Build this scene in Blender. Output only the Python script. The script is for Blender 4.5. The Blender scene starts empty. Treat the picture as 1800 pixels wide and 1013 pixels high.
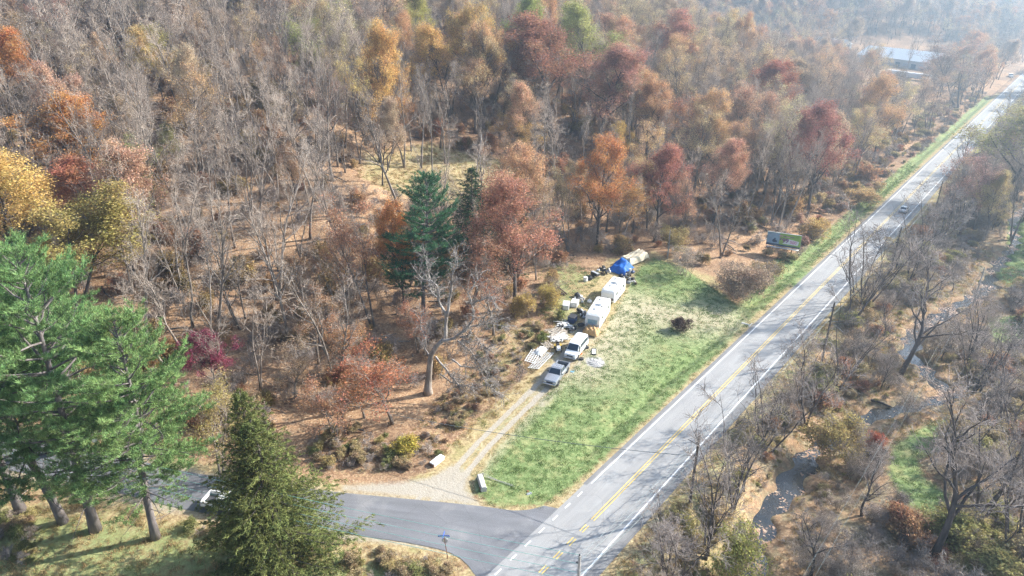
import bpy, math, random
import numpy as np
from mathutils import Vector, Matrix, Euler

R = math.radians
sc = bpy.context.scene
COL = sc.collection

# ------------------------------------------------------------------ camera, sky, sun, exposure
CAM_H, PITCH, FPX = 55.0, 25.0, 1216.0
cd = bpy.data.cameras.new('camera')
cam = bpy.data.objects.new('camera', cd)
COL.objects.link(cam)
cd.sensor_width = 36.0
cd.lens = 36.0 * FPX / 1800.0
cd.clip_start, cd.clip_end = 0.5, 6000.0
cam.location = (0, 0, CAM_H)
cam.rotation_euler = (R(90 - PITCH), 0, 0)
sc.camera = cam

SUN_AZ, SUN_EL = R(70), R(30.5)          # azimuth clockwise from +Y
world = bpy.data.worlds.new('World')
sc.world = world
world.use_nodes = True
wn = world.node_tree
bg = wn.nodes['Background']
sky = wn.nodes.new('ShaderNodeTexSky')
sky.sky_type = 'NISHITA'
sky.sun_disc = False
sky.sun_elevation = SUN_EL
sky.sun_rotation = SUN_AZ
sky.altitude = 300
sky.dust_density = 2.0
wn.links.new(sky.outputs[0], bg.inputs[0])
bg.inputs[1].default_value = 0.11

sd = bpy.data.lights.new('sun', 'SUN')
sd.energy = 5.0
sd.angle = R(0.55)
sd.color = (1.0, 0.955, 0.885)
sun = bpy.data.objects.new('sun', sd)
COL.objects.link(sun)
sdir = Vector((math.sin(SUN_AZ) * math.cos(SUN_EL), math.cos(SUN_AZ) * math.cos(SUN_EL), math.sin(SUN_EL)))
sun.rotation_euler = (-sdir).to_track_quat('-Z', 'Y').to_euler()
sun.location = (60, 40, 120)

vs = sc.view_settings
vs.view_transform = 'Standard'
vs.look = 'None'
vs.exposure = 1.56
vs.gamma = 1.0
vs.use_curve_mapping = False
cy = sc.cycles
cy.max_bounces = 4
cy.diffuse_bounces = 2
cy.glossy_bounces = 2
cy.transmission_bounces = 3
cy.transparent_max_bounces = 4
cy.volume_bounces = 0
cy.use_denoising = True
cy.denoising_prefilter = 'NONE'
cy.denoiser = 'OPENIMAGEDENOISE'
cy.sample_clamp_indirect = 4.0
cy.use_adaptive_sampling = True
cy.adaptive_threshold = 0.03
HAZE_DENSITY = 0.00072

# ------------------------------------------------------------------ geography (all in metres)
AZ = R(38.8)
DX, DY = math.sin(AZ), math.cos(AZ)
NX, NY = DY, -DX                          # towards the creek side
P0X, P0Y = 2.8, 50.5                      # a point on the main road's centre line


def to_st(x, y):
    return (x - P0X) * DX + (y - P0Y) * DY, (x - P0X) * NX + (y - P0Y) * NY


def to_xy(s, t):
    return P0X + s * DX + t * NX, P0Y + s * DY + t * NY


def sm(x, a, b):
    x = np.clip((x - a) / (b - a), 0.0, 1.0)
    return x * x * (3 - 2 * x)


def ray(px, py):
    p = R(PITCH)
    a, b = px - 900.0, py - 506.5
    return np.array([a, FPX * math.cos(p) - b * math.sin(p), -FPX * math.sin(p) - b * math.cos(p)])


def flat(px, py, z=0.0):
    d = ray(px, py)
    k = (z - CAM_H) / d[2]
    return (d[0] * k, d[1] * k)


def project(x, y, z):
    p = R(PITCH)
    dz = z - CAM_H
    w = y * math.cos(p) - dz * math.sin(p)
    v = y * math.sin(p) + dz * math.cos(p)
    return 900 + FPX * x / w, 506.5 - FPX * v / w, w


def pl_dist(x, y, pl, info=False):
    """distance to a polyline (arrays in, arrays out); optional arc parameter and side"""
    x = np.asarray(x, float); y = np.asarray(y, float)
    best = np.full(x.shape, 1e9); side = np.zeros(x.shape); arc = np.zeros(x.shape)
    acc = 0.0
    for (ax, ay), (bx, by) in zip(pl[:-1], pl[1:]):
        ex, ey = bx - ax, by - ay
        L2 = ex * ex + ey * ey
        k = np.clip(((x - ax) * ex + (y - ay) * ey) / L2, 0, 1)
        qx, qy = ax + k * ex, ay + k * ey
        d = np.hypot(x - qx, y - qy)
        m = d < best
        best = np.where(m, d, best)
        if info:
            cr = ex * (y - ay) - ey * (x - ax)
            side = np.where(m, np.sign(cr), side)
            arc = np.where(m, acc + k * math.sqrt(L2), arc)
        acc += math.sqrt(L2)
    return (best, side, arc) if info else best


def poly_sd(x, y, poly):
    """signed distance to a polygon, positive inside"""
    x = np.asarray(x, float); y = np.asarray(y, float)
    ins = np.zeros(x.shape, bool)
    n = len(poly)
    for i in range(n):
        (ax, ay), (bx, by) = poly[i], poly[(i + 1) % n]
        if ay == by:
            continue
        c = ((ay > y) != (by > y)) & (x < (bx - ax) * (y - ay) / (by - ay) + ax)
        ins ^= c
    d = pl_dist(x, y, list(poly) + [poly[0]])
    return np.where(ins, d, -d)


SIDE = [flat(*q) for q in [(985, 945), (900, 942), (820, 928), (720, 916), (620, 907), (480, 893), (330, 868), (190, 834), (40, 806), (-130, 775)]]
DRIVE = [flat(px, py, z) for px, py, z in [(745, 880, 0), (800, 836, 0.2), (850, 772, 0.6), (900, 718, 1.0), (955, 665, 1.3), (1010, 605, 1.5), (1040, 558, 1.6)]]
CREEK = [flat(px, py, -3.4) for px, py in [(1300, 1120), (1318, 1030), (1326, 970), (1348, 905), (1388, 845), (1425, 800), (1480, 750), (1560, 716), (1640, 700), (1664, 680), (1644, 655), (1604, 620), (1608, 575), (1655, 545), (1716, 512), (1742, 492), (1748, 462), (1768, 442), (1790, 410), (1785, 370), (1830, 330), (1870, 300), (1940, 270)]]
FOOT = [to_xy(*q) for q in [(-260, -190), (-120, -118), (-60, -80), (-20, -50), (0, -42), (20, -33), (38, -28), (60, -27), (85, -24), (110, -15), (170, -14), (240, -17), (290, -32), (340, -70), (420, -125), (600, -160), (1400, -220)]]


def ground(x, y):
    x = np.asarray(x, float); y = np.asarray(y, float)
    s, t = to_st(x, y)
    base = -0.015 * np.clip(s, -120, 520)
    z = base.copy()
    a = np.clip(-t - 7.5, 0, 18)
    z = z + 0.085 * a * sm(s, 14, 42)
    z = z - 0.4 * np.exp(-((t + 7.0) / 0.9) ** 2) * sm(s, 14, 22)
    # hillside
    d, side, arc = pl_dist(x, y, FOOT, True)
    u = d * side
    fall = 1 - 0.55 * sm(s, 230, 420)
    uu = np.clip(u, 0, 400)
    prof = 0.10 * np.clip(uu, 0, 30) + 0.30 * np.clip(uu - 22, 0, 120) * sm(uu, 10, 50) + 0.14 * np.clip(uu - 142, 0, 260)
    z = z + prof * fall
    und = 0.55 * np.sin(x * 0.11 + 1.3) * np.sin(y * 0.083 + 0.4) + 0.3 * np.sin(x * 0.27 - y * 0.21) + 0.12 * np.sin(x * 0.71 + y * 0.53)
    z = z + und * sm(u, 2, 25)
    # creek side
    z = z - 2.8 * sm(t, 6.2, 13.5) + 0.25 * np.sin(x * 0.31 + 2) * np.sin(y * 0.37) * sm(t, 12, 24)
    z = z + 0.10 * np.clip(t - 95, 0, 400) * 1.4
    dc = pl_dist(x, y, CREEK) + 0.45 * np.sin(x * 1.1 + y * 0.7) + 0.35 * np.sin(x * 0.6 - y * 1.7 + 1)
    wob = 1 + 0.3 * np.sin(x * 0.23) * np.sin(y * 0.19 + 1)
    z = z - 1.3 * np.exp(-(np.clip(dc, 0, 99) / (1.25 * wob)) ** 2) * sm(t, 6.5, 11)
    # far ridge closing the valley
    rr = np.hypot(x, y)
    z = z + 0.16 * np.clip(rr - 560, 0, 500) * sm(np.abs(t + 30), 20, 120) + 0.10 * np.clip(rr - 640, 0, 500)
    # side road corridor
    ds = pl_dist(x, y, SIDE)
    w = 1 - sm(ds, 4.2, 11)
    z = z * (1 - w) + (base - 0.02) * w
    # main road corridor
    w = (1 - sm(np.abs(t), 5.2, 6.6)) * (s < 640)
    z = z * (1 - w) + (base) * w
    return z


def gz(x, y):
    return float(ground(np.array([x]), np.array([y]))[0])


_T = np.concatenate([np.linspace(40, 260, 900), np.linspace(260.5, 900, 700)])


def at(px, py, dz=0.0):
    """world point where the sight line through a photo pixel meets the terrain (+dz)"""
    d = ray(px, py)
    d = d / np.linalg.norm(d)
    X, Y, Z = d[0] * _T, d[1] * _T, CAM_H + d[2] * _T
    h = Z - ground(X, Y) - dz
    k = np.argmax(h < 0)
    if k == 0:
        k = len(_T) - 1
    f = h[k - 1] / (h[k - 1] - h[k] + 1e-9)
    tt = _T[k - 1] + f * (_T[k] - _T[k - 1])
    return Vector((d[0] * tt, d[1] * tt, gz(d[0] * tt, d[1] * tt)))


def height_to(P, py):
    """height above P at which a vertical line meets photo row py"""
    lo, hi = 0.0, 60.0
    for _ in range(30):
        m = (lo + hi) / 2
        if project(P[0], P[1], P[2] + m)[1] > py:
            lo = m
        else:
            hi = m
    return lo


# ------------------------------------------------------------------ mesh helpers
def mesh_np(name, groups, mats, attr=None):
    """groups: list of (V (n,3), F (m,k), material index)"""
    nv = 0; Vs = []; loops = []; starts = []; mi = []; acc = 0
    for V, F, m in groups:
        if len(F) == 0:
            continue
        F = np.asarray(F, np.int64) + nv
        Vs.append(np.asarray(V, np.float32)); nv += len(V)
        k = F.shape[1]
        loops.append(F.ravel())
        starts.append(acc + np.arange(len(F)) * k)
        acc += F.size
        mi.append(np.full(len(F), m, np.int32))
    V = np.concatenate(Vs); L = np.concatenate(loops).astype(np.int32); S = np.concatenate(starts).astype(np.int32); M = np.concatenate(mi)
    me = bpy.data.meshes.new(name)
    me.vertices.add(len(V)); me.vertices.foreach_set('co', V.ravel())
    me.loops.add(len(L)); me.loops.foreach_set('vertex_index', L)
    me.polygons.add(len(S)); me.polygons.foreach_set('loop_start', S)
    me.polygons.foreach_set('material_index', M)
    for m in mats:
        me.materials.append(m)
    if attr is not None:
        at_ = me.attributes.new('v', 'FLOAT', 'FACE')
        at_.data.foreach_set('value', np.resize(attr, len(S)).astype(np.float32))
    me.update(calc_edges=True)
    return me


class MB:
    """collects boxes, tubes and lofts, links them as ONE mesh object"""
    def __init__(s):
        s.v = []; s.f = []; s.m = []

    def quadbox(s, pts, m=0):
        b = len(s.v); s.v += [tuple(p) for p in pts]
        for f in ((0, 3, 2, 1), (4, 5, 6, 7), (0, 1, 5, 4), (1, 2, 6, 5), (2, 3, 7, 6), (3, 0, 4, 7)):
            s.f.append(tuple(b + i for i in f)); s.m.append(m)
        return s

    def box(s, c, d, rot=None, m=0):
        hx, hy, hz = d[0] / 2, d[1] / 2, d[2] / 2
        P = [Vector(q) for q in ((-hx, -hy, -hz), (hx, -hy, -hz), (hx, hy, -hz), (-hx, hy, -hz), (-hx, -hy, hz), (hx, -hy, hz), (hx, hy, hz), (-hx, hy, hz))]
        if rot is not None:
            M = Euler(rot).to_matrix(); P = [M @ p for p in P]
        return s.quadbox([p + Vector(c) for p in P], m)

    def rbox(s, c, d, r=0.08, rot=None, m=0):
        """box with chamfered vertical and top edges (three stacked octagon rings)"""
        hx, hy, hz = d[0] / 2, d[1] / 2, d[2] / 2
        def ring(ix, iy, rr, z):
            x, y = hx - ix, hy - iy
            return [Vector(q) for q in ((-x + rr, -y, z), (x - rr, -y, z), (x, -y + rr, z), (x, y - rr, z), (x - rr, y, z), (-x + rr, y, z), (-x, y - rr, z), (-x, -y + rr, z))]
        rings = [ring(r * .6, r * .6, r, -hz), ring(0, 0, r, -hz + r * .6), ring(0, 0, r, hz - r), ring(r * .4, r * .4, r, hz - r * .35), ring(r, r, r, hz)]
        M = Euler(rot).to_matrix() if rot is not None else Matrix.Identity(3)
        rings = [[M @ p + Vector(c) for p in rg] for rg in rings]
        return s.loft(rings, True, m)

    def loft(s, rings, caps=True, m=0, closed=True):
        n = len(rings[0]); b = len(s.v)
        for rg in rings:
            s.v += [tuple(p) for p in rg]
        for i in range(len(rings) - 1):
            for j in range(n if closed else n - 1):
                k = (j + 1) % n
                s.f.append((b + i * n + j, b + i * n + k, b + (i + 1) * n + k, b + (i + 1) * n + j)); s.m.append(m)
        if caps:
            s.f.append(tuple(b + j for j in reversed(range(n)))); s.m.append(m)
            o = b + (len(rings) - 1) * n
            s.f.append(tuple(o + j for j in range(n))); s.m.append(m)
        return s

    def tube(s, pts, rad, sides=8, m=0, caps=True):
        pts = [Vector(p) for p in pts]
        if not hasattr(rad, '__len__'):
            rad = [rad] * len(pts)
        rings = []
        up = None
        for i, p in enumerate(pts):
            d = (pts[min(i + 1, len(pts) - 1)] - pts[max(i - 1, 0)])
            d = d.normalized() if d.length > 1e-9 else Vector((0, 0, 1))
            if up is None:
                up = Vector((1, 0, 0)) if abs(d.x) < 0.8 else Vector((0, 1, 0))
            a = up - d * up.dot(d); a.normalize(); up = a
            bb = d.cross(a)
            rings.append([p + (a * math.cos(2 * math.pi * j / sides) + bb * math.sin(2 * math.pi * j / sides)) * rad[i] for j in range(sides)])
        return s.loft(rings, caps, m)

    def lathe(s, prof, c=(0, 0, 0), sides=14, axis='Z', m=0):
        rings = []
        for r, h in prof:
            rg = []
            for j in range(sides):
                a = 2 * math.pi * j / sides
                q = (r * math.cos(a), r * math.sin(a), h)
                if axis == 'Y':
                    q = (r * math.cos(a), h, -r * math.sin(a))
                if axis == 'X':
                    q = (h, r * math.cos(a), r * math.sin(a))
                rg.append((q[0] + c[0], q[1] + c[1], q[2] + c[2]))
            rings.append(rg)
        return s.loft(rings, True, m)

    def face(s, pts, m=0):
        b = len(s.v); s.v += [tuple(p) for p in pts]
        s.f.append(tuple(range(b, b + len(pts)))); s.m.append(m)
        return s

    def mesh(s, name, mats, smooth=False):
        me = bpy.data.meshes.new(name)
        me.from_pydata(s.v, [], s.f)
        for mm in (mats if isinstance(mats, (list, tuple)) else [mats]):
            me.materials.append(mm)
        me.polygons.foreach_set('material_index', s.m)
        if smooth:
            me.polygons.foreach_set('use_smooth', [True] * len(s.f))
        me.update()
        return me

    def build(s, name, mats, parent=None, smooth=False):
        return link(name, s.mesh(name, mats, smooth), parent)


def link(name, data, parent=None):
    o = bpy.data.objects.new(name, data)
    COL.objects.link(o)
    if parent is not None:
        o.parent = parent
    return o


def tag(o, label=None, cat=None, group=None, kind=None):
    if label: o['label'] = label
    if cat: o['category'] = cat
    if group: o['group'] = group
    if kind: o['kind'] = kind
    return o


def thing(name, label, cat, loc=(0, 0, 0), rz=0.0, group=None):
    o = link(name, None)
    o.location = loc
    o.rotation_euler = (0, 0, rz)
    o.empty_display_size = 0.3
    return tag(o, label, cat, group)


def copy_tree(o, parent=None):
    c = o.copy(); COL.objects.link(c)
    if parent is not None:
        c.parent = parent
    for ch in list(o.children):
        copy_tree(ch, c)
    return c


# ------------------------------------------------------------------ materials
def new_mat(name):
    m = bpy.data.materials.new(name)
    m.use_nodes = True
    return m, m.node_tree.nodes, m.node_tree.links


def noise_node(n, l, vec, scale, detail=4.0, rough=0.6):
    t = n.new('ShaderNodeTexNoise')
    t.inputs['Scale'].default_value = scale
    t.inputs['Detail'].default_value = detail
    t.inputs['Roughness'].default_value = rough
    if vec is not None:
        l.new(vec, t.inputs['Vector'])
    return t.outputs['Fac']


def ramp(n, l, fac, stops):
    r = n.new('ShaderNodeValToRGB')
    e = r.color_ramp.elements
    while len(e) < len(stops):
        e.new(0.5)
    for k, (p, c) in zip(e, stops):
        k.position = p
        k.color = (*c, 1) if len(c) == 3 else c
    l.new(fac, r.inputs[0])
    return r.outputs[0]


def mixc(n, l, fac, a, b, mode='MIX'):
    m = n.new('ShaderNodeMix'); m.data_type = 'RGBA'; m.blend_type = mode
    for sock, v in ((m.inputs[0], fac), (m.inputs[6], a), (m.inputs[7], b)):
        if hasattr(v, 'is_linked') or hasattr(v, 'links'):
            l.new(v, sock)
        elif isinstance(v, (tuple, list)):
            sock.default_value = (*v, 1) if len(v) == 3 else v
        else:
            sock.default_value = v
    return m.outputs[2]


def math_node(n, l, op, a, b=None, clamp=False):
    m = n.new('ShaderNodeMath'); m.operation = op; m.use_clamp = clamp
    for i, v in enumerate((a, b)):
        if v is None: continue
        if hasattr(v, 'links'): l.new(v, m.inputs[i])
        else: m.inputs[i].default_value = v
    return m.outputs[0]


def bump(n, l, h, strength, dist, bsdf):
    b = n.new('ShaderNodeBump')
    b.inputs['Strength'].default_value = strength
    b.inputs['Distance'].default_value = dist
    l.new(h, b.inputs['Height'])
    l.new(b.outputs[0], bsdf.inputs['Normal'])


def simple(name, col, rough=0.6, metal=0.0, var=0.15, scale=3.0, coat=0.0, spec=0.5):
    """plain material with a little uneven tone and grime"""
    m, n, l = new_mat(name)
    b = n['Principled BSDF']
    tc = n.new('ShaderNodeTexCoord')
    f = noise_node(n, l, tc.outputs['Object'], scale, 5.0, 0.65)
    c = ramp(n, l, f, [(0.3, tuple(v * (1 - var) for v in col)), (0.7, tuple(min(1, v * (1 + var * .6)) for v in col))])
    l.new(c, b.inputs['Base Color'])
    b.inputs['Roughness'].default_value = rough
    b.inputs['Metallic'].default_value = metal
    b.inputs['Specular IOR Level'].default_value = spec
    b.inputs['Coat Weight'].default_value = coat
    return m


def leaf_mat(name, transl=0.35, fixed=None):
    """foliage: colour from the object, tone and hue varied leaf by leaf"""
    m, n, l = new_mat(name)
    n.remove(n['Principled BSDF'])
    out = n['Material Output']
    oi = n.new('ShaderNodeObjectInfo')
    av = n.new('ShaderNodeAttribute'); av.attribute_name = 'v'
    hs = n.new('ShaderNodeHueSaturation')
    if fixed: hs.inputs['Color'].default_value = (*fixed, 1)
    else: l.new(oi.outputs['Color'], hs.inputs['Color'])
    l.new(math_node(n, l, 'ADD', math_node(n, l, 'MULTIPLY', av.outputs['Fac'], 0.95), 0.52), hs.inputs['Value'])
    hv = math_node(n, l, 'ADD', math_node(n, l, 'MULTIPLY', math_node(n, l, 'FRACT', math_node(n, l, 'MULTIPLY', av.outputs['Fac'], 13.7)), 0.03), 0.485)
    hv = math_node(n, l, 'ADD', hv, math_node(n, l, 'MULTIPLY', math_node(n, l, 'SUBTRACT', oi.outputs['Random'], 0.5), 0.02))
    tc = n.new('ShaderNodeTexCoord')
    dn = noise_node(n, l, tc.outputs['Object'], 0.45, 1, 0.5)
    hv = math_node(n, l, 'ADD', hv, math_node(n, l, 'MULTIPLY', math_node(n, l, 'SUBTRACT', dn, 0.5), 0.05))
    l.new(hv, hs.inputs['Hue'])
    d = n.new('ShaderNodeBsdfDiffuse'); tr = n.new('ShaderNodeBsdfTranslucent'); mx = n.new('ShaderNodeMixShader')
    l.new(hs.outputs[0], d.inputs[0]); l.new(hs.outputs[0], tr.inputs[0])
    mx.inputs[0].default_value = transl
    l.new(d.outputs[0], mx.inputs[1]); l.new(tr.outputs[0], mx.inputs[2])
    l.new(mx.outputs[0], out.inputs['Surface'])
    return m


def bark_mat(name, a, b_, scale=2.0):
    m, n, l = new_mat(name)
    b = n['Principled BSDF']
    tc = n.new('ShaderNodeTexCoord')
    mp = n.new('ShaderNodeMapping'); mp.inputs['Scale'].default_value = (1, 1, 0.25)
    l.new(tc.outputs['Object'], mp.inputs[0])
    f = noise_node(n, l, mp.outputs[0], scale, 5.0, 0.7)
    oi = n.new('ShaderNodeObjectInfo')
    c = ramp(n, l, f, [(0.32, a), (0.68, b_)])
    k = math_node(n, l, 'ADD', math_node(n, l, 'MULTIPLY', oi.outputs['Random'], 0.5), 0.72)
    c = mixc(n, l, 1.0, c, k, 'MULTIPLY')
    l.new(c, b.inputs['Base Color'])
    b.inputs['Roughness'].default_value = 0.9
    b.inputs['Specular IOR Level'].default_value = 0.15
    return m


M = {}
M['leaf'] = leaf_mat('foliage', 0.38)
M['needle'] = leaf_mat('needles', 0.22)
M['bark'] = bark_mat('bark_grey', (0.11, 0.088, 0.070), (0.37, 0.315, 0.265))
M['twig'] = bark_mat('twig_grey', (0.28, 0.22, 0.175), (0.49, 0.41, 0.34), 0.6)
M['bark_dark'] = bark_mat('bark_dark', (0.055, 0.047, 0.042), (0.17, 0.14, 0.125))
M['twig_dark'] = bark_mat('twig_dark', (0.22, 0.185, 0.165), (0.40, 0.345, 0.31), 0.6)
M['bark_pine'] = bark_mat('bark_pine', (0.09, 0.078, 0.075), (0.25, 0.22, 0.205))
M['deadwood'] = bark_mat('deadwood', (0.16, 0.13, 0.11), (0.52, 0.48, 0.44), 1.6)


def ground_mat():
    m, n, l = new_mat('ground')
    b = n['Principled BSDF']
    geo = n.new('ShaderNodeNewGeometry')
    pos = geo.outputs['Position']
    za = n.new('ShaderNodeAttribute'); za.attribute_name = 'zone'
    zb = n.new('ShaderNodeAttribute'); zb.attribute_name = 'zone2'
    sp = n.new('ShaderNodeSeparateColor'); l.new(za.outputs['Color'], sp.inputs[0])
    sp2 = n.new('ShaderNodeSeparateColor'); l.new(zb.outputs['Color'], sp2.inputs[0])
    nA = noise_node(n, l, pos, 0.05, 2, 0.6)
    nB = noise_node(n, l, pos, 0.35, 3, 0.65)
    nC = noise_node(n, l, pos, 2.3, 3, 0.7)
    nD = noise_node(n, l, pos, 7.0, 1, 0.7)
    vo = n.new('ShaderNodeTexVoronoi'); vo.inputs['Scale'].default_value = 5.0
    l.new(pos, vo.inputs['Vector'])
    vs_ = n.new('ShaderNodeSeparateColor'); l.new(vo.outputs['Color'], vs_.inputs[0])
    # leaf litter: single leaves as voronoi cells over a broad tone
    leafc = ramp(n, l, vs_.outputs[0], [(0.0, (0.13, 0.08, 0.055)), (0.3, (0.24, 0.15, 0.095)), (0.62, (0.36, 0.24, 0.145)), (0.86, (0.48, 0.355, 0.23)), (1.0, (0.56, 0.47, 0.35))])
    broad = ramp(n, l, nB, [(0.33, (0.18, 0.125, 0.09)), (0.5, (0.325, 0.225, 0.145)), (0.68, (0.44, 0.315, 0.20))])
    litter = mixc(n, l, 0.5, leafc, broad)
    patch = ramp(n, l, nA, [(0.42, (0.78, 0.72, 0.68)), (0.6, (1.15, 1.05, 0.95))])
    litter = mixc(n, l, 1.0, litter, patch, 'MULTIPLY')
    # dry grass
    dry = ramp(n, l, nC, [(0.3, (0.20, 0.15, 0.075)), (0.5, (0.37, 0.285, 0.15)), (0.7, (0.50, 0.41, 0.24))])
    dry = mixc(n, l, ramp(n, l, nB, [(0.5, (0, 0, 0)), (0.72, (0.5, 0.5, 0.5))]), dry, (0.24, 0.25, 0.09))
    # lawn
    lawn = ramp(n, l, nC, [(0.28, (0.09, 0.13, 0.045)), (0.5, (0.165, 0.225, 0.085)), (0.72, (0.29, 0.33, 0.15))])
    yel = ramp(n, l, nB, [(0.52, (0, 0, 0)), (0.74, (0.65, 0.65, 0.65))])
    lawn = mixc(n, l, yel, lawn, (0.42, 0.37, 0.18))
    worn = math_node(n, l, 'MULTIPLY', sp2.outputs[1], ramp(n, l, nC, [(0.35, (0.35,) * 3), (0.6, (1,) * 3)]))
    lawn = mixc(n, l, worn, lawn, (0.40, 0.345, 0.235))
    # gravel
    nE = noise_node(n, l, pos, 16.0, 2, 0.8)
    grav = ramp(n, l, nE, [(0.3, (0.25, 0.215, 0.17)), (0.5, (0.375, 0.335, 0.275)), (0.7, (0.50, 0.46, 0.39))])
    grav = mixc(n, l, ramp(n, l, nB, [(0.4, (0, 0, 0)), (0.7, (0.5, 0.5, 0.5))]), grav, (0.34, 0.295, 0.225))
    # damp dark earth / brown weeds of the creek flat
    weed = ramp(n, l, nC, [(0.28, (0.10, 0.075, 0.05)), (0.5, (0.22, 0.175, 0.105)), (0.72, (0.38, 0.315, 0.205))])
    weed = mixc(n, l, ramp(n, l, nB, [(0.42, (0, 0, 0)), (0.56, (0.85,) * 3)]), weed, litter)

    def soft(mask, amt=0.55):
        f = math_node(n, l, 'ADD', mask, math_node(n, l, 'MULTIPLY', math_node(n, l, 'SUBTRACT', nB, 0.5), amt))
        f = math_node(n, l, 'ADD', f, math_node(n, l, 'MULTIPLY', math_node(n, l, 'SUBTRACT', nC, 0.5), amt))
        return ramp(n, l, f, [(0.36, (0, 0, 0)), (0.62, (1, 1, 1))])

    c = mixc(n, l, soft(sp2.outputs[0]), litter, weed)
    c = mixc(n, l, soft(sp.outputs[1]), c, dry)
    c = mixc(n, l, soft(sp.outputs[0]), c, lawn)
    c = mixc(n, l, soft(sp.outputs[2], 0.35), c, grav)
    c = mixc(n, l, soft(sp2.outputs[2], 0.5), c, ramp(n, l, nD, [(0.35, (0.20, 0.185, 0.17)), (0.55, (0.42, 0.40, 0.38)), (0.75, (0.62, 0.60, 0.58))]))
    l.new(c, b.inputs['Base Color'])
    b.inputs['Roughness'].default_value = 1.0
    b.inputs['Specular IOR Level'].default_value = 0.1
    bump(n, l, noise_node(n, l, pos, 3.4, 2, 0.75), 0.55, 0.12, b)
    return m


def asphalt_mat(name, lo, hi, stain):
    m, n, l = new_mat(name)
    b = n['Principled BSDF']
    uv = n.new('ShaderNodeUVMap'); uv.uv_map = 'UVMap'       # u = metres across, v = metres along
    mp = n.new('ShaderNodeMapping'); mp.inputs['Scale'].default_value = (1.0, 0.06, 1)
    l.new(uv.outputs[0], mp.inputs[0])
    geo = n.new('ShaderNodeNewGeometry')
    streak = noise_node(n, l, mp.outputs[0], 1.3, 4, 0.55)
    fine = noise_node(n, l, geo.outputs['Position'], 9.0, 4, 0.8)
    blot = noise_node(n, l, geo.outputs['Position'], 0.22, 5, 0.6)
    f = math_node(n, l, 'ADD', math_node(n, l, 'MULTIPLY', streak, 0.5), math_node(n, l, 'MULTIPLY', fine, 0.28))
    f = math_node(n, l, 'ADD', f, math_node(n, l, 'MULTIPLY', blot, 0.22))
    c = ramp(n, l, f, [(0.36, lo), (0.64, hi)])
    c = mixc(n, l, ramp(n, l, blot, [(0.55, (0, 0, 0)), (0.75, (0.55,) * 3)]), c, stain)
    # thin sealed cracks
    vo = n.new('ShaderNodeTexVoronoi'); vo.feature = 'DISTANCE_TO_EDGE'; vo.inputs['Scale'].default_value = 0.16
    nv = n.new('ShaderNodeTexNoise'); nv.inputs['Scale'].default_value = 0.5
    l.new(geo.outputs['Position'], nv.inputs['Vector'])
    l.new(mixc(n, l, 0.12, geo.outputs['Position'], nv.outputs['Color'], 'ADD'), vo.inputs['Vector'])
    crack = ramp(n, l, vo.outputs['Distance'], [(0.0, (0.32,) * 3), (0.008, (0, 0, 0))])
    c = mixc(n, l, crack, c, tuple(v * 0.5 for v in lo))
    l.new(c, b.inputs['Base Color'])
    b.inputs['Roughness'].default_value = 0.75
    b.inputs['Specular IOR Level'].default_value = 0.35
    bump(n, l, fine, 0.25, 0.02, b)
    return m


def worn_paint(name, col, under, thr=0.36):
    m, n, l = new_mat(name)
    b = n['Principled BSDF']
    geo = n.new('ShaderNodeNewGeometry')
    f = noise_node(n, l, geo.outputs['Position'], 3.5, 6, 0.75)
    c = ramp(n, l, f, [(thr - 0.06, under), (thr + 0.05, col)])
    l.new(c, b.inputs['Base Color'])
    b.inputs['Roughness'].default_value = 0.7
    return m


def glass_mat(name, col, rough=0.08):
    m, n, l = new_mat(name)
    b = n['Principled BSDF']
    tc = n.new('ShaderNodeTexCoord')
    f = noise_node(n, l, tc.outputs['Object'], 1.5, 2, 0.5)
    l.new(ramp(n, l, f, [(0.3, tuple(v * .8 for v in col)), (0.7, col)]), b.inputs['Base Color'])
    b.inputs['Roughness'].default_value = rough
    b.inputs['Specular IOR Level'].default_value = 0.8
    return m


M['ground'] = ground_mat()
M['asphalt'] = asphalt_mat('asphalt_worn', (0.25, 0.245, 0.238), (0.335, 0.33, 0.322), (0.375, 0.37, 0.355))
M['asphalt_dark'] = asphalt_mat('asphalt_dark', (0.125, 0.127, 0.135), (0.20, 0.20, 0.21), (0.30, 0.29, 0.275))
M['asphalt_edge'] = asphalt_mat('asphalt_shoulder', (0.14, 0.138, 0.14), (0.23, 0.225, 0.22), (0.27, 0.26, 0.24))
M['line_white'] = worn_paint('line_white', (0.80, 0.80, 0.79), (0.42, 0.42, 0.42))
M['line_yellow'] = worn_paint('line_yellow', (0.70, 0.49, 0.13), (0.38, 0.35, 0.28))


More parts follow.
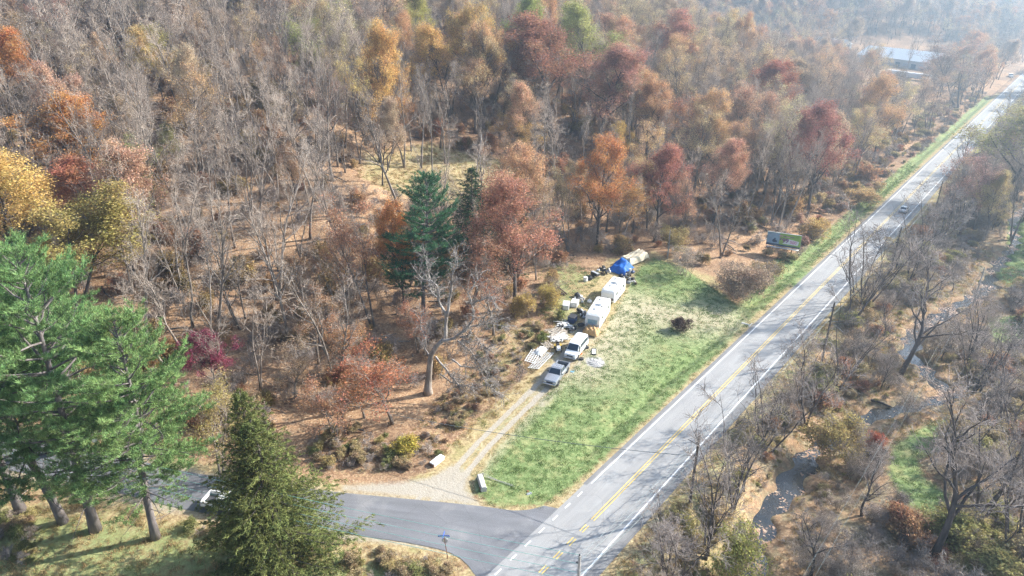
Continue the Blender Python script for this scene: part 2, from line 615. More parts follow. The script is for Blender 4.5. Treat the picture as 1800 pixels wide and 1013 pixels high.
def water_mat():
    """dark rippled water with rafts of fallen leaves"""
    m, n, l = new_mat('creek_water')
    b = n['Principled BSDF']
    geo = n.new('ShaderNodeNewGeometry')
    pos = geo.outputs['Position']
    f = noise_node(n, l, pos, 0.5, 3, 0.6)
    water = ramp(n, l, f, [(0.35, (0.014, 0.018, 0.022)), (0.65, (0.045, 0.042, 0.036))])
    vo = n.new('ShaderNodeTexVoronoi'); vo.inputs['Scale'].default_value = 4.0
    l.new(pos, vo.inputs['Vector'])
    vs_ = n.new('ShaderNodeSeparateColor'); l.new(vo.outputs['Color'], vs_.inputs[0])
    leafc = ramp(n, l, vs_.outputs[0], [(0.0, (0.16, 0.09, 0.06)), (0.5, (0.36, 0.20, 0.12)), (1.0, (0.5, 0.36, 0.24))])
    raft = math_node(n, l, 'ADD', noise_node(n, l, pos, 0.22, 4, 0.65), math_node(n, l, 'MULTIPLY', math_node(n, l, 'SUBTRACT', vs_.outputs[1], 0.5), 0.22))
    k = ramp(n, l, raft, [(0.56, (0, 0, 0)), (0.60, (1, 1, 1))])
    l.new(mixc(n, l, k, water, leafc), b.inputs['Base Color'])
    l.new(ramp(n, l, raft, [(0.56, (0.16,) * 3), (0.60, (0.8,) * 3)]), b.inputs['Roughness'])
    b.inputs['IOR'].default_value = 1.5
    b.inputs['Specular IOR Level'].default_value = 1.0
    bump(n, l, noise_node(n, l, pos, 2.2, 2, 0.6), 0.5, 0.10, b)
    return m


M['water'] = water_mat()
M['steel'] = simple('steel', (0.45, 0.46, 0.47), 0.4, 0.7, 0.1)
M['black'] = simple('black_rubber', (0.022, 0.022, 0.024), 0.75, 0, 0.3)
M['dark'] = simple('dark_plastic', (0.045, 0.046, 0.05), 0.55, 0, 0.3)
M['white'] = simple('white_enamel', (0.80, 0.80, 0.78), 0.35, 0, 0.06, 2.0)
M['whitepaint'] = simple('white_weathered', (0.72, 0.71, 0.68), 0.7, 0, 0.16, 3.0)
M['silver'] = simple('silver_paint', (0.35, 0.37, 0.40), 0.32, 0.45, 0.08, 2.0, 0.5)
M['chrome'] = simple('chrome', (0.6, 0.6, 0.62), 0.2, 0.9, 0.1)
M['glass'] = glass_mat('dark_glass', (0.035, 0.055, 0.075))
M['glass_blue'] = glass_mat('blue_window', (0.22, 0.42, 0.52), 0.15)
M['red'] = simple('red_lens', (0.45, 0.03, 0.02), 0.3)
M['amber'] = simple('lamp_lens', (0.75, 0.72, 0.65), 0.2)
M['blue_stripe'] = simple('blue_stripe', (0.07, 0.10, 0.19), 0.4)
M['greyband'] = simple('grey_band', (0.42, 0.44, 0.46), 0.5)
M['tarp_blue'] = simple('tarp_blue', (0.012, 0.13, 0.50), 0.6, 0, 0.3, 2.5, 0, 0.25)
M['tarp_tan'] = simple('tarp_tan', (0.55, 0.48, 0.35), 0.7, 0, 0.2, 1.6)
M['wood'] = simple('wood_weathered', (0.44, 0.38, 0.31), 0.85, 0, 0.3, 4)
M['wood_new'] = simple('wood_orange', (0.55, 0.34, 0.15), 0.8, 0, 0.3, 3)
M['wood_dark'] = simple('wood_dark', (0.16, 0.11, 0.08), 0.9, 0, 0.3, 3)
M['pole'] = simple('pole_wood', (0.12, 0.095, 0.075), 0.9, 0, 0.3, 2)
M['pole_pale'] = simple('pole_wood_pale', (0.42, 0.40, 0.37), 0.9, 0, 0.3, 2)
M['wire'] = simple('wire', (0.16, 0.19, 0.19), 0.5, 0.3, 0.1)
M['wire_sky_tint'] = simple('wire_sky_tint', (0.22, 0.42, 0.37), 0.5, 0.0, 0.1)  # teal sky reflection put into the wire's base colour
M['concrete'] = simple('concrete', (0.50, 0.48, 0.45), 0.9, 0, 0.2, 3)
M['orange'] = simple('orange_plastic', (0.80, 0.16, 0.03), 0.5, 0, 0.15)
M['yellow'] = simple('yellow_paint', (0.60, 0.40, 0.06), 0.5, 0, 0.25)
M['blue_sign'] = simple('blue_sign', (0.03, 0.10, 0.42), 0.5)
M['sign_back'] = simple('sign_back', (0.62, 0.63, 0.64), 0.45, 0.3, 0.1)
M['rust'] = simple('rust', (0.22, 0.09, 0.045), 0.9, 0, 0.35, 4)
M['roof_white'] = simple('roof_white', (0.84, 0.83, 0.79), 0.8, 0, 0.05)
M['barn_wall'] = simple('barn_wall', (0.50, 0.48, 0.44), 0.7, 0, 0.12, 0.4)
M['purple'] = simple('print_purple', (0.20, 0.03, 0.22), 0.6)
M['pink'] = simple('print_pink', (0.62, 0.20, 0.42), 0.6)
M['print_blue'] = simple('print_blue', (0.22, 0.33, 0.44), 0.6, 0, 0.2, 0.8)
M['print_green'] = simple('print_green', (0.27, 0.43, 0.09), 0.6, 0, 0.25, 0.6)
M['print_white'] = simple('print_white', (0.66, 0.68, 0.66), 0.6)
M['navy'] = simple('print_navy', (0.035, 0.06, 0.11), 0.6)
M['ash'] = simple('ash', (0.40, 0.385, 0.37), 1.0, 0, 0.5, 5)

# ------------------------------------------------------------------ terrain
def wpoly(px):
    return [tuple(at(*q)[:2]) for q in px]


Z_LAWN = [wpoly(p) for p in (
    [(834, 868), (838, 838), (874, 790), (932, 724), (988, 668), (1014, 640), (1052, 600), (1085, 545), (1108, 500), (1125, 470), (1150, 455), (1200, 470), (1245, 502), (1300, 540), (1312, 566), (1262, 620), (1100, 772), (1000, 858), (952, 888), (900, 888), (862, 884)],
    [(1362, 456), (1398, 452), (1440, 478), (1400, 510), (1376, 486)],
    [(1622, 752), (1668, 732), (1648, 792), (1612, 806), (1622, 840), (1668, 872), (1640, 905), (1592, 885), (1562, 832), (1572, 786)],
    [(1772, 388), (1850, 380), (1850, 500), (1776, 505), (1752, 488), (1770, 440)],
    [(1736, 560), (1790, 556), (1800, 600), (1750, 606)],
)]
Z_HALF = [wpoly(p) for p in (
    [(950, 470), (1010, 452), (1056, 486), (1040, 540), (1000, 590), (962, 585), (938, 520)],
    [(1640, 870), (1800, 820), (1800, 960), (1720, 940)],
    [(560, 820), (720, 800), (760, 812), (740, 838), (600, 846)],
)]
Z_DRY = [wpoly(p) for p in (
    [(640, 270), (760, 255), (860, 280), (930, 300), (905, 345), (800, 362), (700, 345), (635, 310)],
    [(860, 560), (960, 545), (1000, 600), (935, 655), (905, 695), (845, 745), (765, 802), (738, 760), (780, 705), (840, 640)],
    [(-200, 840), (100, 885), (330, 905), (480, 925), (640, 958), (765, 972), (806, 1000), (815, 1150), (-300, 1150)],
    [(1170, 900), (1260, 800), (1300, 830), (1290, 950), (1200, 1100), (1100, 1100)],
)]
Z_CAMP = [wpoly([(900, 700), (960, 600), (985, 540), (1030, 480), (1070, 455), (1150, 440), (1260, 490), (1320, 560), (1200, 640), (1060, 640), (960, 740)]), wpoly([(1290, 560), (1400, 440), (1460, 440), (1380, 520), (1310, 590)])]
Z_GRAVEL = [wpoly([(600, 852), (700, 848), (752, 840), (796, 816), (828, 836), (822, 862), (850, 890), (800, 884), (700, 874), (600, 864)])]
LAWN_RIM = [tuple(at(*q)[:2]) for q in [(1020, 640), (1060, 600), (1090, 550), (1120, 540), (1180, 560), (1260, 560)]]
ASH = at(1046, 637)


def spaced(a, b, fine0, fine1, step, grow, hi):
    xs = list(np.arange(fine0, fine1, step))
    st_ = step; x = fine1
    while x < b:
        xs.append(x); st_ = min(st_ * grow, hi); x += st_
    xs.append(b)
    st_ = step; x = fine0 - step
    while x > a:
        xs.insert(0, x); st_ = min(st_ * grow, hi); x -= st_
    xs.insert(0, a)
    return np.array(xs)


GS = spaced(-190.0, 1150.0, -18.0, 142.0, 0.38, 1.07, 16.0)
GT = spaced(-760.0, 560.0, -72.0, 44.0, 0.38, 1.07, 16.0)
S_, T_ = np.meshgrid(GS, GT, indexing='ij')
X_ = P0X + S_ * DX + T_ * NX
Y_ = P0Y + S_ * DY + T_ * NY
xf, yf = X_.ravel(), Y_.ravel()
zf = ground(xf, yf)
dr = pl_dist(xf, yf, DRIVE)
sf, tf = S_.ravel(), T_.ravel()
zf = zf - 0.03 * ((np.abs(dr - 0.8) < 0.4))
nS, nT = len(GS), len(GT)
idx = np.arange(nS * nT).reshape(nS, nT)
F_ = np.stack([idx[:-1, :-1].ravel(), idx[1:, :-1].ravel(), idx[1:, 1:].ravel(), idx[:-1, 1:].ravel()], 1)[:, ::-1]
gm = mesh_np('ground', [(np.stack([xf, yf, zf], 1), F_, 0)], [M['ground']])


def zone(polys, soft=1.2):
    a = np.zeros(len(xf))
    for p in polys:
        a = np.maximum(a, np.clip(poly_sd(xf, yf, p) / (2 * soft) + 0.5, 0, 1))
    return a


lawn = np.maximum(zone(Z_LAWN, 1.3), 0.5 * zone(Z_HALF, 3.5))
lawn = np.maximum(lawn, (0.62 * sm(-tf, 4.6, 5.4) * (1 - sm(-tf, 8.0, 11.5)) * sm(sf, 58, 72) * (1 - sm(sf, 380, 430))))
dry = np.maximum(zone(Z_DRY[:1] + Z_DRY[2:], 4.5), 0.55 * zone(Z_DRY[1:2], 5.0))
sdist = pl_dist(xf, yf, SIDE)
grav = np.maximum(0.85 * zone(Z_GRAVEL, 1.4), 0.80 * (1 - sm(np.abs(dr - 0.80), 0.12, 0.75)))
grav = np.maximum(grav, 0.50 * (1 - sm(sdist, 3.2, 5.0)))
dry = np.maximum(dry, 0.62 * (1 - sm(sdist, 4.0, 7.0)))
dry = np.maximum(dry, 0.72 * (1 - sm(-tf, 5.6, 7.2)) * (tf < 0) * (sf < 420))
dry = np.maximum(dry, 0.6 * (1 - sm(tf, 5.4, 9.0)) * (tf > 0) * (sf < 420))
grav = np.maximum(grav, 0.40 * (1 - sm(-tf, 4.3, 5.0)) * (tf < 0) * (sf < 420) * (sf > 0))
dry = np.maximum(dry, zone(Z_CAMP, 3.0) * 0.85)
dry = np.maximum(dry, 0.8 * (1 - sm(dr, 1.5, 6.0)))
lawn = np.maximum(lawn, 0.5 * (dr < 0.35))
grav = np.maximum(grav, 0.43 * zone(Z_CAMP, 2.0) * (1 - sm(dr, 2.0, 5.0)))
weed = sm(tf, 5.0, 8.0) * 0.8
lawn = np.maximum(lawn, 0.42 * sm(tf, 5.2, 6.0) * (1 - sm(tf, 7.0, 9)))
lawn = np.maximum(lawn, 0.52 * zone(Z_DRY[2:3], 3.0))
worn = 1.15 * np.exp(-(pl_dist(xf, yf, LAWN_RIM) / 6.0) ** 2)
worn = np.maximum(worn, 0.8 * (1 - sm(dr, 1.8, 4.0)))
ash = np.exp(-(np.hypot(xf - ASH.x, yf - ASH.y) / 1.7) ** 2)
for nm, ch in (('zone', (lawn, dry, grav)), ('zone2', (weed, worn, ash))):
    ca = gm.attributes.new(nm, 'FLOAT_COLOR', 'POINT')
    ca.data.foreach_set('color', np.stack([*ch, np.ones(len(xf))], 1).astype(np.float32).ravel())
gm.polygons.foreach_set('use_smooth', np.ones(len(F_), bool))
ground_obj = tag(link('ground', gm), 'valley floor and wooded hillside with leaf litter and grass', kind='structure')


# ------------------------------------------------------------------ roads
def ribbon(name, pts, offs, lift, mat, parent=None, zfun=None):
    """strip following the ground: pts = centre line, offs = cross offsets (right +)"""
    V = []; U = []; acc = 0
    n = len(pts)
    for i, (x, y) in enumerate(pts):
        a, b = pts[max(i - 1, 0)], pts[min(i + 1, n - 1)]
        ex, ey = b[0] - a[0], b[1] - a[1]
        L = math.hypot(ex, ey); ex /= L; ey /= L
        if i: acc += math.hypot(x - pts[i - 1][0], y - pts[i - 1][1])
        oo = offs(i / (n - 1)) if callable(offs) else offs
        for o in oo:
            V.append((x + ey * o, y - ex * o)); U.append((o, acc))
    V = np.array(V); k = len(oo)
    z = (ground(V[:, 0], V[:, 1]) if zfun is None else zfun(V[:, 0], V[:, 1])) + lift
    ix = np.arange(n * k).reshape(n, k)
    F = np.stack([ix[:-1, :-1].ravel(), ix[:-1, 1:].ravel(), ix[1:, 1:].ravel(), ix[1:, :-1].ravel()], 1)
    me = mesh_np(name, [(np.column_stack([V, z]), F, 0)], [mat])
    uv = me.uv_layers.new(name='UVMap')
    U = np.array(U, np.float32)
    uv.data.foreach_set('uv', U[F.ravel()].ravel())
    return link(name, me, parent)


def zroad(x, y):
    s, t = to_st(x, y)
    return -0.015 * np.clip(s, -120, 520)


def straight(s0, s1, t, step=4.0):
    n = max(2, int(abs(s1 - s0) / step) + 1)
    return [to_xy(s, t) for s in np.linspace(s0, s1, n)]


far = lambda k: 0.0
road = tag(ribbon('main_road', straight(-60, 600, 0.0), (-3.95, -3.3, -1.65, 0, 1.65, 3.3, 4.6), 0.03, M['asphalt'], zfun=zroad), 'pale grey two-lane asphalt road', kind='structure')
ribbon('shoulder', straight(-60, 600, 0.0), (3.62, 4.75), 0.036, M['asphalt_edge'], road, zroad)
ribbon('shoulder', straight(14, 600, 0.0), (-4.1, -3.62), 0.036, M['asphalt_edge'], road, zroad)
LEFT_END = 14.6   # the solid left edge line ends at the side road's mouth
ribbon('edge_line', straight(-60, 560, 3.38), (-0.075, 0.075), 0.042, M['line_white'], road, zroad)
ribbon('edge_line', straight(LEFT_END, 560, -3.38), (-0.075, 0.075), 0.042, M['line_white'], road, zroad)
for k in range(9):
    s1 = LEFT_END - 1.9 - k * 2.45
    ribbon('edge_dash', straight(s1 - 1.0, s1, -3.38), (-0.075, 0.075), 0.042, M['line_white'], road, zroad)
for t in (-0.17, 0.17):
    ribbon('centre_line', straight(9.6, 560, t), (-0.06, 0.06), 0.042, M['line_yellow'], road, zroad)
    for k in range(8):
        s1 = 9.6 - 1.0 - k * 2.45
        ribbon('centre_dash', straight(s1 - 1.25, s1, t), (-0.06, 0.06), 0.042, M['line_yellow'], road, zroad)


def smooth_pl(pl, step=1.5):
    P = np.array(pl); out = []
    for i in range(len(P) - 1):
        p0, p1, p2, p3 = P[max(i - 1, 0)], P[i], P[i + 1], P[min(i + 2, len(P) - 1)]
        n = max(2, int(np.linalg.norm(p2 - p1) / step))
        for k in range(n):
            t = k / n
            out.append(tuple(0.5 * ((2 * p1) + (-p0 + p2) * t + (2 * p0 - 5 * p1 + 4 * p2 - p3) * t * t + (-p0 + 3 * p1 - 3 * p2 + p3) * t ** 3)))
    out.append(tuple(P[-1]))
    return out


# side road with its flared mouth: a strip between its two edges
def resample(pl, n):
    P = np.array(pl); d = np.r_[0, np.cumsum(np.hypot(*np.diff(P, axis=0).T))]
    q = np.linspace(0, d[-1], n)
    return np.column_stack([np.interp(q, d, P[:, 0]), np.interp(q, d, P[:, 1])])


SU = smooth_pl([flat(*q) for q in [(966, 884), (940, 893), (905, 897), (858, 891), (800, 885), (700, 876), (590, 866), (470, 852), (330, 832), (190, 800), (40, 772), (-130, 742)]], 1.0)
SL = smooth_pl([flat(*q) for q in [(836, 1016), (822, 994), (790, 972), (720, 956), (620, 942), (470, 922), (330, 900), (190, 866), (40, 836), (-130, 806)]], 1.0)
e0, e1 = resample(SU, 120), resample(SL, 120)
_s, _t = to_st(e0[0, 0], e0[0, 1]); e0[0] = to_xy(_s, -3.9)
_s, _t = to_st(e1[0, 0], e1[0, 1]); e1[0] = to_xy(_s, -3.9)
kk = np.linspace(0, 1, 7)
SV = (e0[:, None, :] * (1 - kk)[None, :, None] + e1[:, None, :] * kk[None, :, None]).reshape(-1, 2)
ix = np.arange(len(SV)).reshape(120, 7)
SF = np.stack([ix[:-1, :-1].ravel(), ix[1:, :-1].ravel(), ix[1:, 1:].ravel(), ix[:-1, 1:].ravel()], 1)
sme = mesh_np('side_road', [(np.column_stack([SV, zroad(SV[:, 0], SV[:, 1]) + 0.022]), SF, 0)], [M['asphalt_dark']])
suv = np.column_stack([np.tile(kk * 6.0, 120), np.repeat(np.arange(120) * 0.8, 7)]).astype(np.float32)
sme.uv_layers.new(name='UVMap').data.foreach_set('uv', suv[SF.ravel()].ravel())
side = tag(link('side_road', sme), 'dark asphalt side road meeting the main road', kind='structure')

# creek water
creek_pl = smooth_pl(CREEK, 2.0)
creek = tag(ribbon('creek_water', creek_pl, (-4.2, -1.4, 1.4, 4.2), 0, M['water'], zfun=lambda x, y: -0.015 * np.clip(to_st(x, y)[0], -120, 520) - 3.31), 'narrow creek winding through the brush', kind='structure')

# ------------------------------------------------------------------ trees: growth
def perp(d):
    a = Vector((0, 0, 1)) if abs(d.z) < 0.8 else Vector((1, 0, 0))
    a = a - d * a.dot(d)
    return a.normalized()


def grow_limb(g, p, d, L, r0, r1, n, wob, up):
    pts = [p.copy()]; rad = [r0]; q = p.copy(); d = d.normalized()
    for i in range(n):
        d = (d + Vector((g.gauss(0, wob), g.gauss(0, wob), g.gauss(0, wob) + up))).normalized()
        q = q + d * (L / n)
        pts.append(q.copy()); rad.append(r0 + (r1 - r0) * (i + 1) / n)
    return pts, rad


def along(pts, k):
    f = k * (len(pts) - 1); i = min(int(f), len(pts) - 2); f -= i
    return pts[i].lerp(pts[i + 1], f), (pts[i + 1] - pts[i]).normalized(), f


def side_dir(g, d, ang, roll):
    a = perp(d); b = d.cross(a)
    v = a * math.cos(roll) + b * math.sin(roll)
    return (d * math.cos(ang) + v * math.sin(ang)).normalized()


class Tree:
    def __init__(s):
        s.big = MB(); s.P0 = []; s.P1 = []; s.R0 = []; s.R1 = []; s.tips = []; s.tipd = []

    def seg(s, pts, rad):
        for i in range(len(pts) - 1):
            s.P0.append(pts[i][:]); s.P1.append(pts[i + 1][:]); s.R0.append(rad[i]); s.R1.append(rad[i + 1])

    def twig_arrays(s):
        P0, P1 = np.array(s.P0), np.array(s.P1); R0, R1 = np.array(s.R0)[:, None], np.array(s.R1)[:, None]
        d = P1 - P0; d /= np.linalg.norm(d, axis=1)[:, None] + 1e-9
        a = np.cross(d, np.where(np.abs(d[:, 2:3]) < 0.8, [[0, 0, 1.]], [[1., 0, 0]])); a /= np.linalg.norm(a, axis=1)[:, None] + 1e-9
        b = np.cross(d, a)
        V = []
        for P, Rr in ((P0, R0), (P1, R1)):
            for k in range(3):
                an = 2 * math.pi * k / 3
                V.append(P + (a * math.cos(an) + b * math.sin(an)) * Rr)
        V = np.stack(V, 1).reshape(-1, 3)
        n = len(P0); o = np.arange(n)[:, None] * 6
        F = np.concatenate([o + np.array([[0, 1, 4, 3]]), o + np.array([[1, 2, 5, 4]]), o + np.array([[2, 0, 3, 5]])])
        return V, F


def deciduous(seed, H, tr, clear, spread, nl, ns, nt, upr=0.5, stems=1, twl=0.9, lean=0.0, wob=0.12):
    """tapered trunk(s), limbs, branches, twigs; tips are where leaves sit"""
    g = random.Random(seed); T = Tree()
    for st_ in range(stems):
        a0 = g.uniform(0, 6.28)
        d0 = Vector((math.cos(a0) * (0.22 if stems > 1 else 0.03), math.sin(a0) * (0.22 if stems > 1 else 0.03), 1))
        h = H * (1 if st_ == 0 else g.uniform(0.7, 0.95)) * 0.93
        tw = tr / math.sqrt(stems)
        pts, rad = grow_limb(g, Vector((0.25 * st_, 0, -0.3)), d0, h, tw, tw * 0.12, 9, wob * 0.55, 0.06)
        rad[0] *= 1.35
        T.big.tube(pts, rad, 7)
        nn = max(4, nl // stems)
        for i in range(nn):
            k = clear + (0.97 - clear) * ((i + g.random() * 0.8) / nn)
            p, d, _ = along(pts, k)
            rel = (k - clear) / (1 - clear)
            L = spread * (1.15 - 0.75 * rel) * g.uniform(0.7, 1.25)
            ang = (1.05 - 0.5 * upr) * (1 - 0.45 * rel) * g.uniform(0.75, 1.2)
            r = tw * (1 - 0.8 * k) * 0.70
            lp, lr = grow_limb(g, p, side_dir(g, d, ang, i * 2.4 + g.uniform(-.5, .5)), L, r, r * 0.2, 5, wob * 1.5, 0.16 * upr)
            T.big.tube(lp, lr, 5, caps=False)
            for j in range(ns):
                kk = 0.25 + 0.75 * (j + g.random()) / ns
                p2, d2, _ = along(lp, min(kk, 0.99))
                L2 = L * 0.42 * g.uniform(0.6, 1.2) * (1.15 - 0.5 * kk)
                r2 = max(0.018, r * 0.40 * (1.1 - 0.6 * kk))
                bp, br = grow_limb(g, p2, side_dir(g, d2, g.uniform(0.5, 1.0), g.uniform(0, 6.28)), L2, r2, r2 * 0.3, 3, wob * 1.6, 0.12 * upr)
                T.seg(bp, br)
                for m in range(nt):
                    p3, d3, _ = along(bp, min(0.2 + 0.8 * (m + g.random()) / nt, 0.99))
                    L3 = twl * g.uniform(0.5, 1.15)
                    tp, tr_ = grow_limb(g, p3, side_dir(g, d3, g.uniform(0.4, 1.0), g.uniform(0, 6.28)), L3, 0.014, 0.008, 2, wob * 1.4, 0.05)
                    T.seg(tp, tr_)
                    T.tips.append(tp[-1][:]); T.tipd.append((tp[-1] - tp[0])[:])
                    for w in range(2):
                        p4, d4, _ = along(tp, g.uniform(0.3, 0.95))
                        e4 = p4 + side_dir(g, d4, g.uniform(0.4, 1.0), g.uniform(0, 6.28)) * twl * g.uniform(0.3, 0.7)
                        T.seg([p4, e4], [0.010, 0.005])
                        T.tips.append(e4[:]); T.tipd.append((e4 - p4)[:])
    return T


def leaves(T, seed, per, size, spread, flat_=0.35, keep=1.0):
    """leaf-sized folded quads clustered at the twig tips"""
    rg = np.random.default_rng(seed)
    C = np.array(T.tips)
    if keep < 1:
        # whole clumps drop away, so gaps open in the crown
        cell = np.floor(C / 1.7).astype(int)
        hsh = (np.abs(cell[:, 0] * 73856093 ^ cell[:, 1] * 19349663 ^ cell[:, 2] * 83492791) % 1000) / 1000.0
        C = C[hsh < keep]
    C = np.repeat(C, per, axis=0)
    C = C + rg.normal(0, spread, C.shape)
    n = len(C)
    nrm = rg.normal(0, 1, (n, 3)); nrm[:, 2] = np.abs(nrm[:, 2]) + flat_; nrm /= np.linalg.norm(nrm, axis=1)[:, None]
    u = np.cross(nrm, rg.normal(0, 1, (n, 3))); u /= np.linalg.norm(u, axis=1)[:, None] + 1e-9
    w = np.cross(nrm, u)
    s = (size * rg.uniform(0.6, 1.3, n))[:, None]
    V = np.stack([C - u * s, C + w * s * 0.62 + nrm * s * 0.2, C + u * s, C - w * s * 0.62 + nrm * s * 0.2], 1).reshape(-1, 3)
    F = np.arange(n * 4).reshape(-1, 4)
    return V, F, rg.uniform(0, 1, n)


def blades(C, D, seed, per, L, W, fan):
    """needle bundles: thin triangles fanning out round direction D"""
    rg = np.random.default_rng(seed)
    C = np.repeat(C, per, axis=0); D = np.repeat(D, per, axis=0)
    n = len(C)
    d = D + rg.normal(0, fan, (n, 3)); d /= np.linalg.norm(d, axis=1)[:, None] + 1e-9
    s = np.cross(d, rg.normal(0, 1, (n, 3))); s /= np.linalg.norm(s, axis=1)[:, None] + 1e-9
    l_ = (L * rg.uniform(0.6, 1.25, n))[:, None]
    C = C + rg.normal(0, 0.05, (n, 3))
    V = np.stack([C - s * W, C + s * W, C + d * l_], 1).reshape(-1, 3)
    return V, np.arange(n * 3).reshape(-1, 3), np.repeat(rg.uniform(0, 1, n // per), per)


def white_pine(seed, H, tr, clear, spread, whorls=19, per=5):
    g = random.Random(seed); T = Tree(); C = []; D = []
    pts, rad = grow_limb(g, Vector((0, 0, -0.3)), Vector((g.gauss(0, .02), g.gauss(0, .02), 1)), H, tr, 0.04, 10, 0.03, 0.05)
    rad[0] *= 1.3
    T.big.tube(pts, rad, 8)
    for i in range(7):         # dead stubs below the crown
        k = clear * g.uniform(0.35, 1.0)
        p, d, _ = along(pts, k)
        a = g.uniform(0, 6.28)
        T.big.tube(*grow_limb(g, p, Vector((math.cos(a), math.sin(a), g.uniform(-.35, .25))), g.uniform(1.0, 3.2), 0.05, 0.012, 4, 0.12, -0.03), sides=4)
    for w in range(whorls):
        k = clear + (0.985 - clear) * (w / (whorls - 1)) ** 0.95
        rel = (k - clear) / (1 - clear)
        prof = (0.62 + 0.5 * math.sin(min(1, rel * 1.9) * math.pi * 0.5)) * (1 - rel) ** 0.62 + 0.10
        for b_ in range(per):
            if g.random() < 0.16: continue
            a = b_ * 6.283 / per + w * 1.3 + g.uniform(-.35, .35)
            p, d, _ = along(pts, min(0.995, k + g.uniform(-.018, .018)))
            L = spread * prof * g.uniform(0.55, 1.2)
            el = -0.08 + 0.75 * rel + g.uniform(-.12, .15)
            bp, br = grow_limb(g, p, Vector((math.cos(a) * math.cos(el), math.sin(a) * math.cos(el), math.sin(el))), L, 0.035 + 0.012 * L, 0.012, 6, 0.10, 0.035)
            T.big.tube(bp, br, 4, caps=False)
            nt = max(5, int(L * 4.2))
            for j in range(nt):
                kk = 0.30 + 0.70 * (j + g.random()) / nt
                p2, d2, _ = along(bp, min(kk, 0.995))
                sd_ = d2.cross(Vector((0, 0, 1))).normalized() * (1 if j % 2 else -1)
                dd = (d2 * 0.8 + sd_ * g.uniform(0.5, 1.1) + Vector((0, 0, g.uniform(0.0, 0.5)))).normalized()
                L2 = min(1.6, 0.28 * L + 0.35) * g.uniform(0.6, 1.1)
                q = p2 + dd * L2
                T.seg([p2, q], [0.012, 0.006])
                m = max(3, int(L2 * 4.2))
                for t in range(m):
                    c = p2.lerp(q, 0.25 + 0.75 * (t + g.random()) / m)
                    C.append(c[:]); D.append((dd * 0.6 + Vector((0, 0, 0.75)))[:])
    V, F, v = blades(np.array(C), np.array(D), seed, 13, 0.36, 0.019, 0.65)
    return T, V, F, v


def spruce(seed, H, tr, spread, whorls=34, per=7, droop=0.35, base=0.10):
    g = random.Random(seed); T = Tree(); C = []; D = []
    pts, rad = grow_limb(g, Vector((0, 0, -0.3)), Vector((0, 0, 1)), H, tr, 0.03, 8, 0.015, 0.05)
    rad[0] *= 1.3
    T.big.tube(pts, rad, 8)
    for w in range(whorls):
        k = base + (0.985 - base) * (w / (whorls - 1))
        rel = (k - base) / (1 - base)
        prof = (1 - rel) ** 0.85 * (0.9 + 0.22 * math.sin(w * 1.7)) + 0.05
        for b_ in range(per):
            a = b_ * 6.283 / per + w * 0.9 + g.uniform(-.4, .4)
            p, d, _ = along(pts, min(0.995, k + g.uniform(-.012, .012)))
            L = spread * prof * g.uniform(0.55, 1.25)
            el = -droop * (1 - rel) + 0.5 * rel + g.uniform(-.1, .1)
            bp, br = grow_limb(g, p, Vector((math.cos(a) * math.cos(el), math.sin(a) * math.cos(el), math.sin(el))), L, 0.02 + 0.008 * L, 0.008, 5, 0.06, 0.05)
            T.seg(bp, br)
            nt = max(3, int(L * 3.2))
            for j in range(nt):
                kk = 0.18 + 0.82 * (j + g.random()) / nt
                p2, d2, _ = along(bp, min(kk, 0.995))
                sd_ = d2.cross(Vector((0, 0, 1))).normalized() * (1 if j % 2 else -1)
                dd = (d2 * 0.75 + sd_ * g.uniform(0.3, 0.9) + Vector((0, 0, g.uniform(-0.75, -0.05)))).normalized()
                L2 = min(1.0, 0.22 * L + 0.2) * g.uniform(0.6, 1.2)
                q = p2 + dd * L2
                m = max(2, int(L2 * 5))
                for t in range(m):
                    c = p2.lerp(q, (t + g.random()) / m)
                    C.append(c[:]); D.append((dd * 0.9 + Vector((0, 0, 0.15)))[:])
    V, F, v = blades(np.array(C), np.array(D), seed, 8, 0.25, 0.036, 0.55)
    return T, V, F, v


def proto(name, T, bark, twig, crown_extra=None, crown_mat=None):
    """(trunk mesh, crown mesh) for a tree"""
    tm = T.big.mesh(name + '_trunk', bark, True)
    groups = []; mats = []
    att = None
    if T.P0:
        V, F = T.twig_arrays(); groups.append((V, F, 0)); mats.append(twig)
        att = np.full(len(F), 0.5)
    if crown_extra is not None:
        V, F, v = crown_extra
        groups.append((V, F, len(mats))); mats.append(crown_mat)
        att = v if att is None else np.concatenate([att, v])
    cm = mesh_np(name + '_crown', groups, mats, att) if groups else None
    return tm, cm


def crown_width(pr):
    m = pr[1]; v = np.empty(len(m.vertices) * 3, np.float32); m.vertices.foreach_get('co', v); v = v.reshape(-1, 3)
    return 2 * float(np.percentile(np.hypot(v[:, 0] - np.median(v[:, 0]), v[:, 1] - np.median(v[:, 1])), 93)), float(np.percentile(v[:, 2], 99.7))


def place_tree(kind, pr, P, label, cat='tree', group=None, scale=1.0, rz=None, color=None, sxy=1.0, tilt=(0, 0), g=random):
    tm, cm = pr
    o = thing(kind, label, cat, P, 0, group)
    o.rotation_euler = (tilt[0], tilt[1], g.uniform(0, 6.28) if rz is None else rz)
    o.scale = (scale * sxy, scale * sxy, scale)
    t = link('trunk', tm, o)
    if cm is not None:
        c = link('crown', cm, o)
        if color: c.color = (*color, 1)
    return o


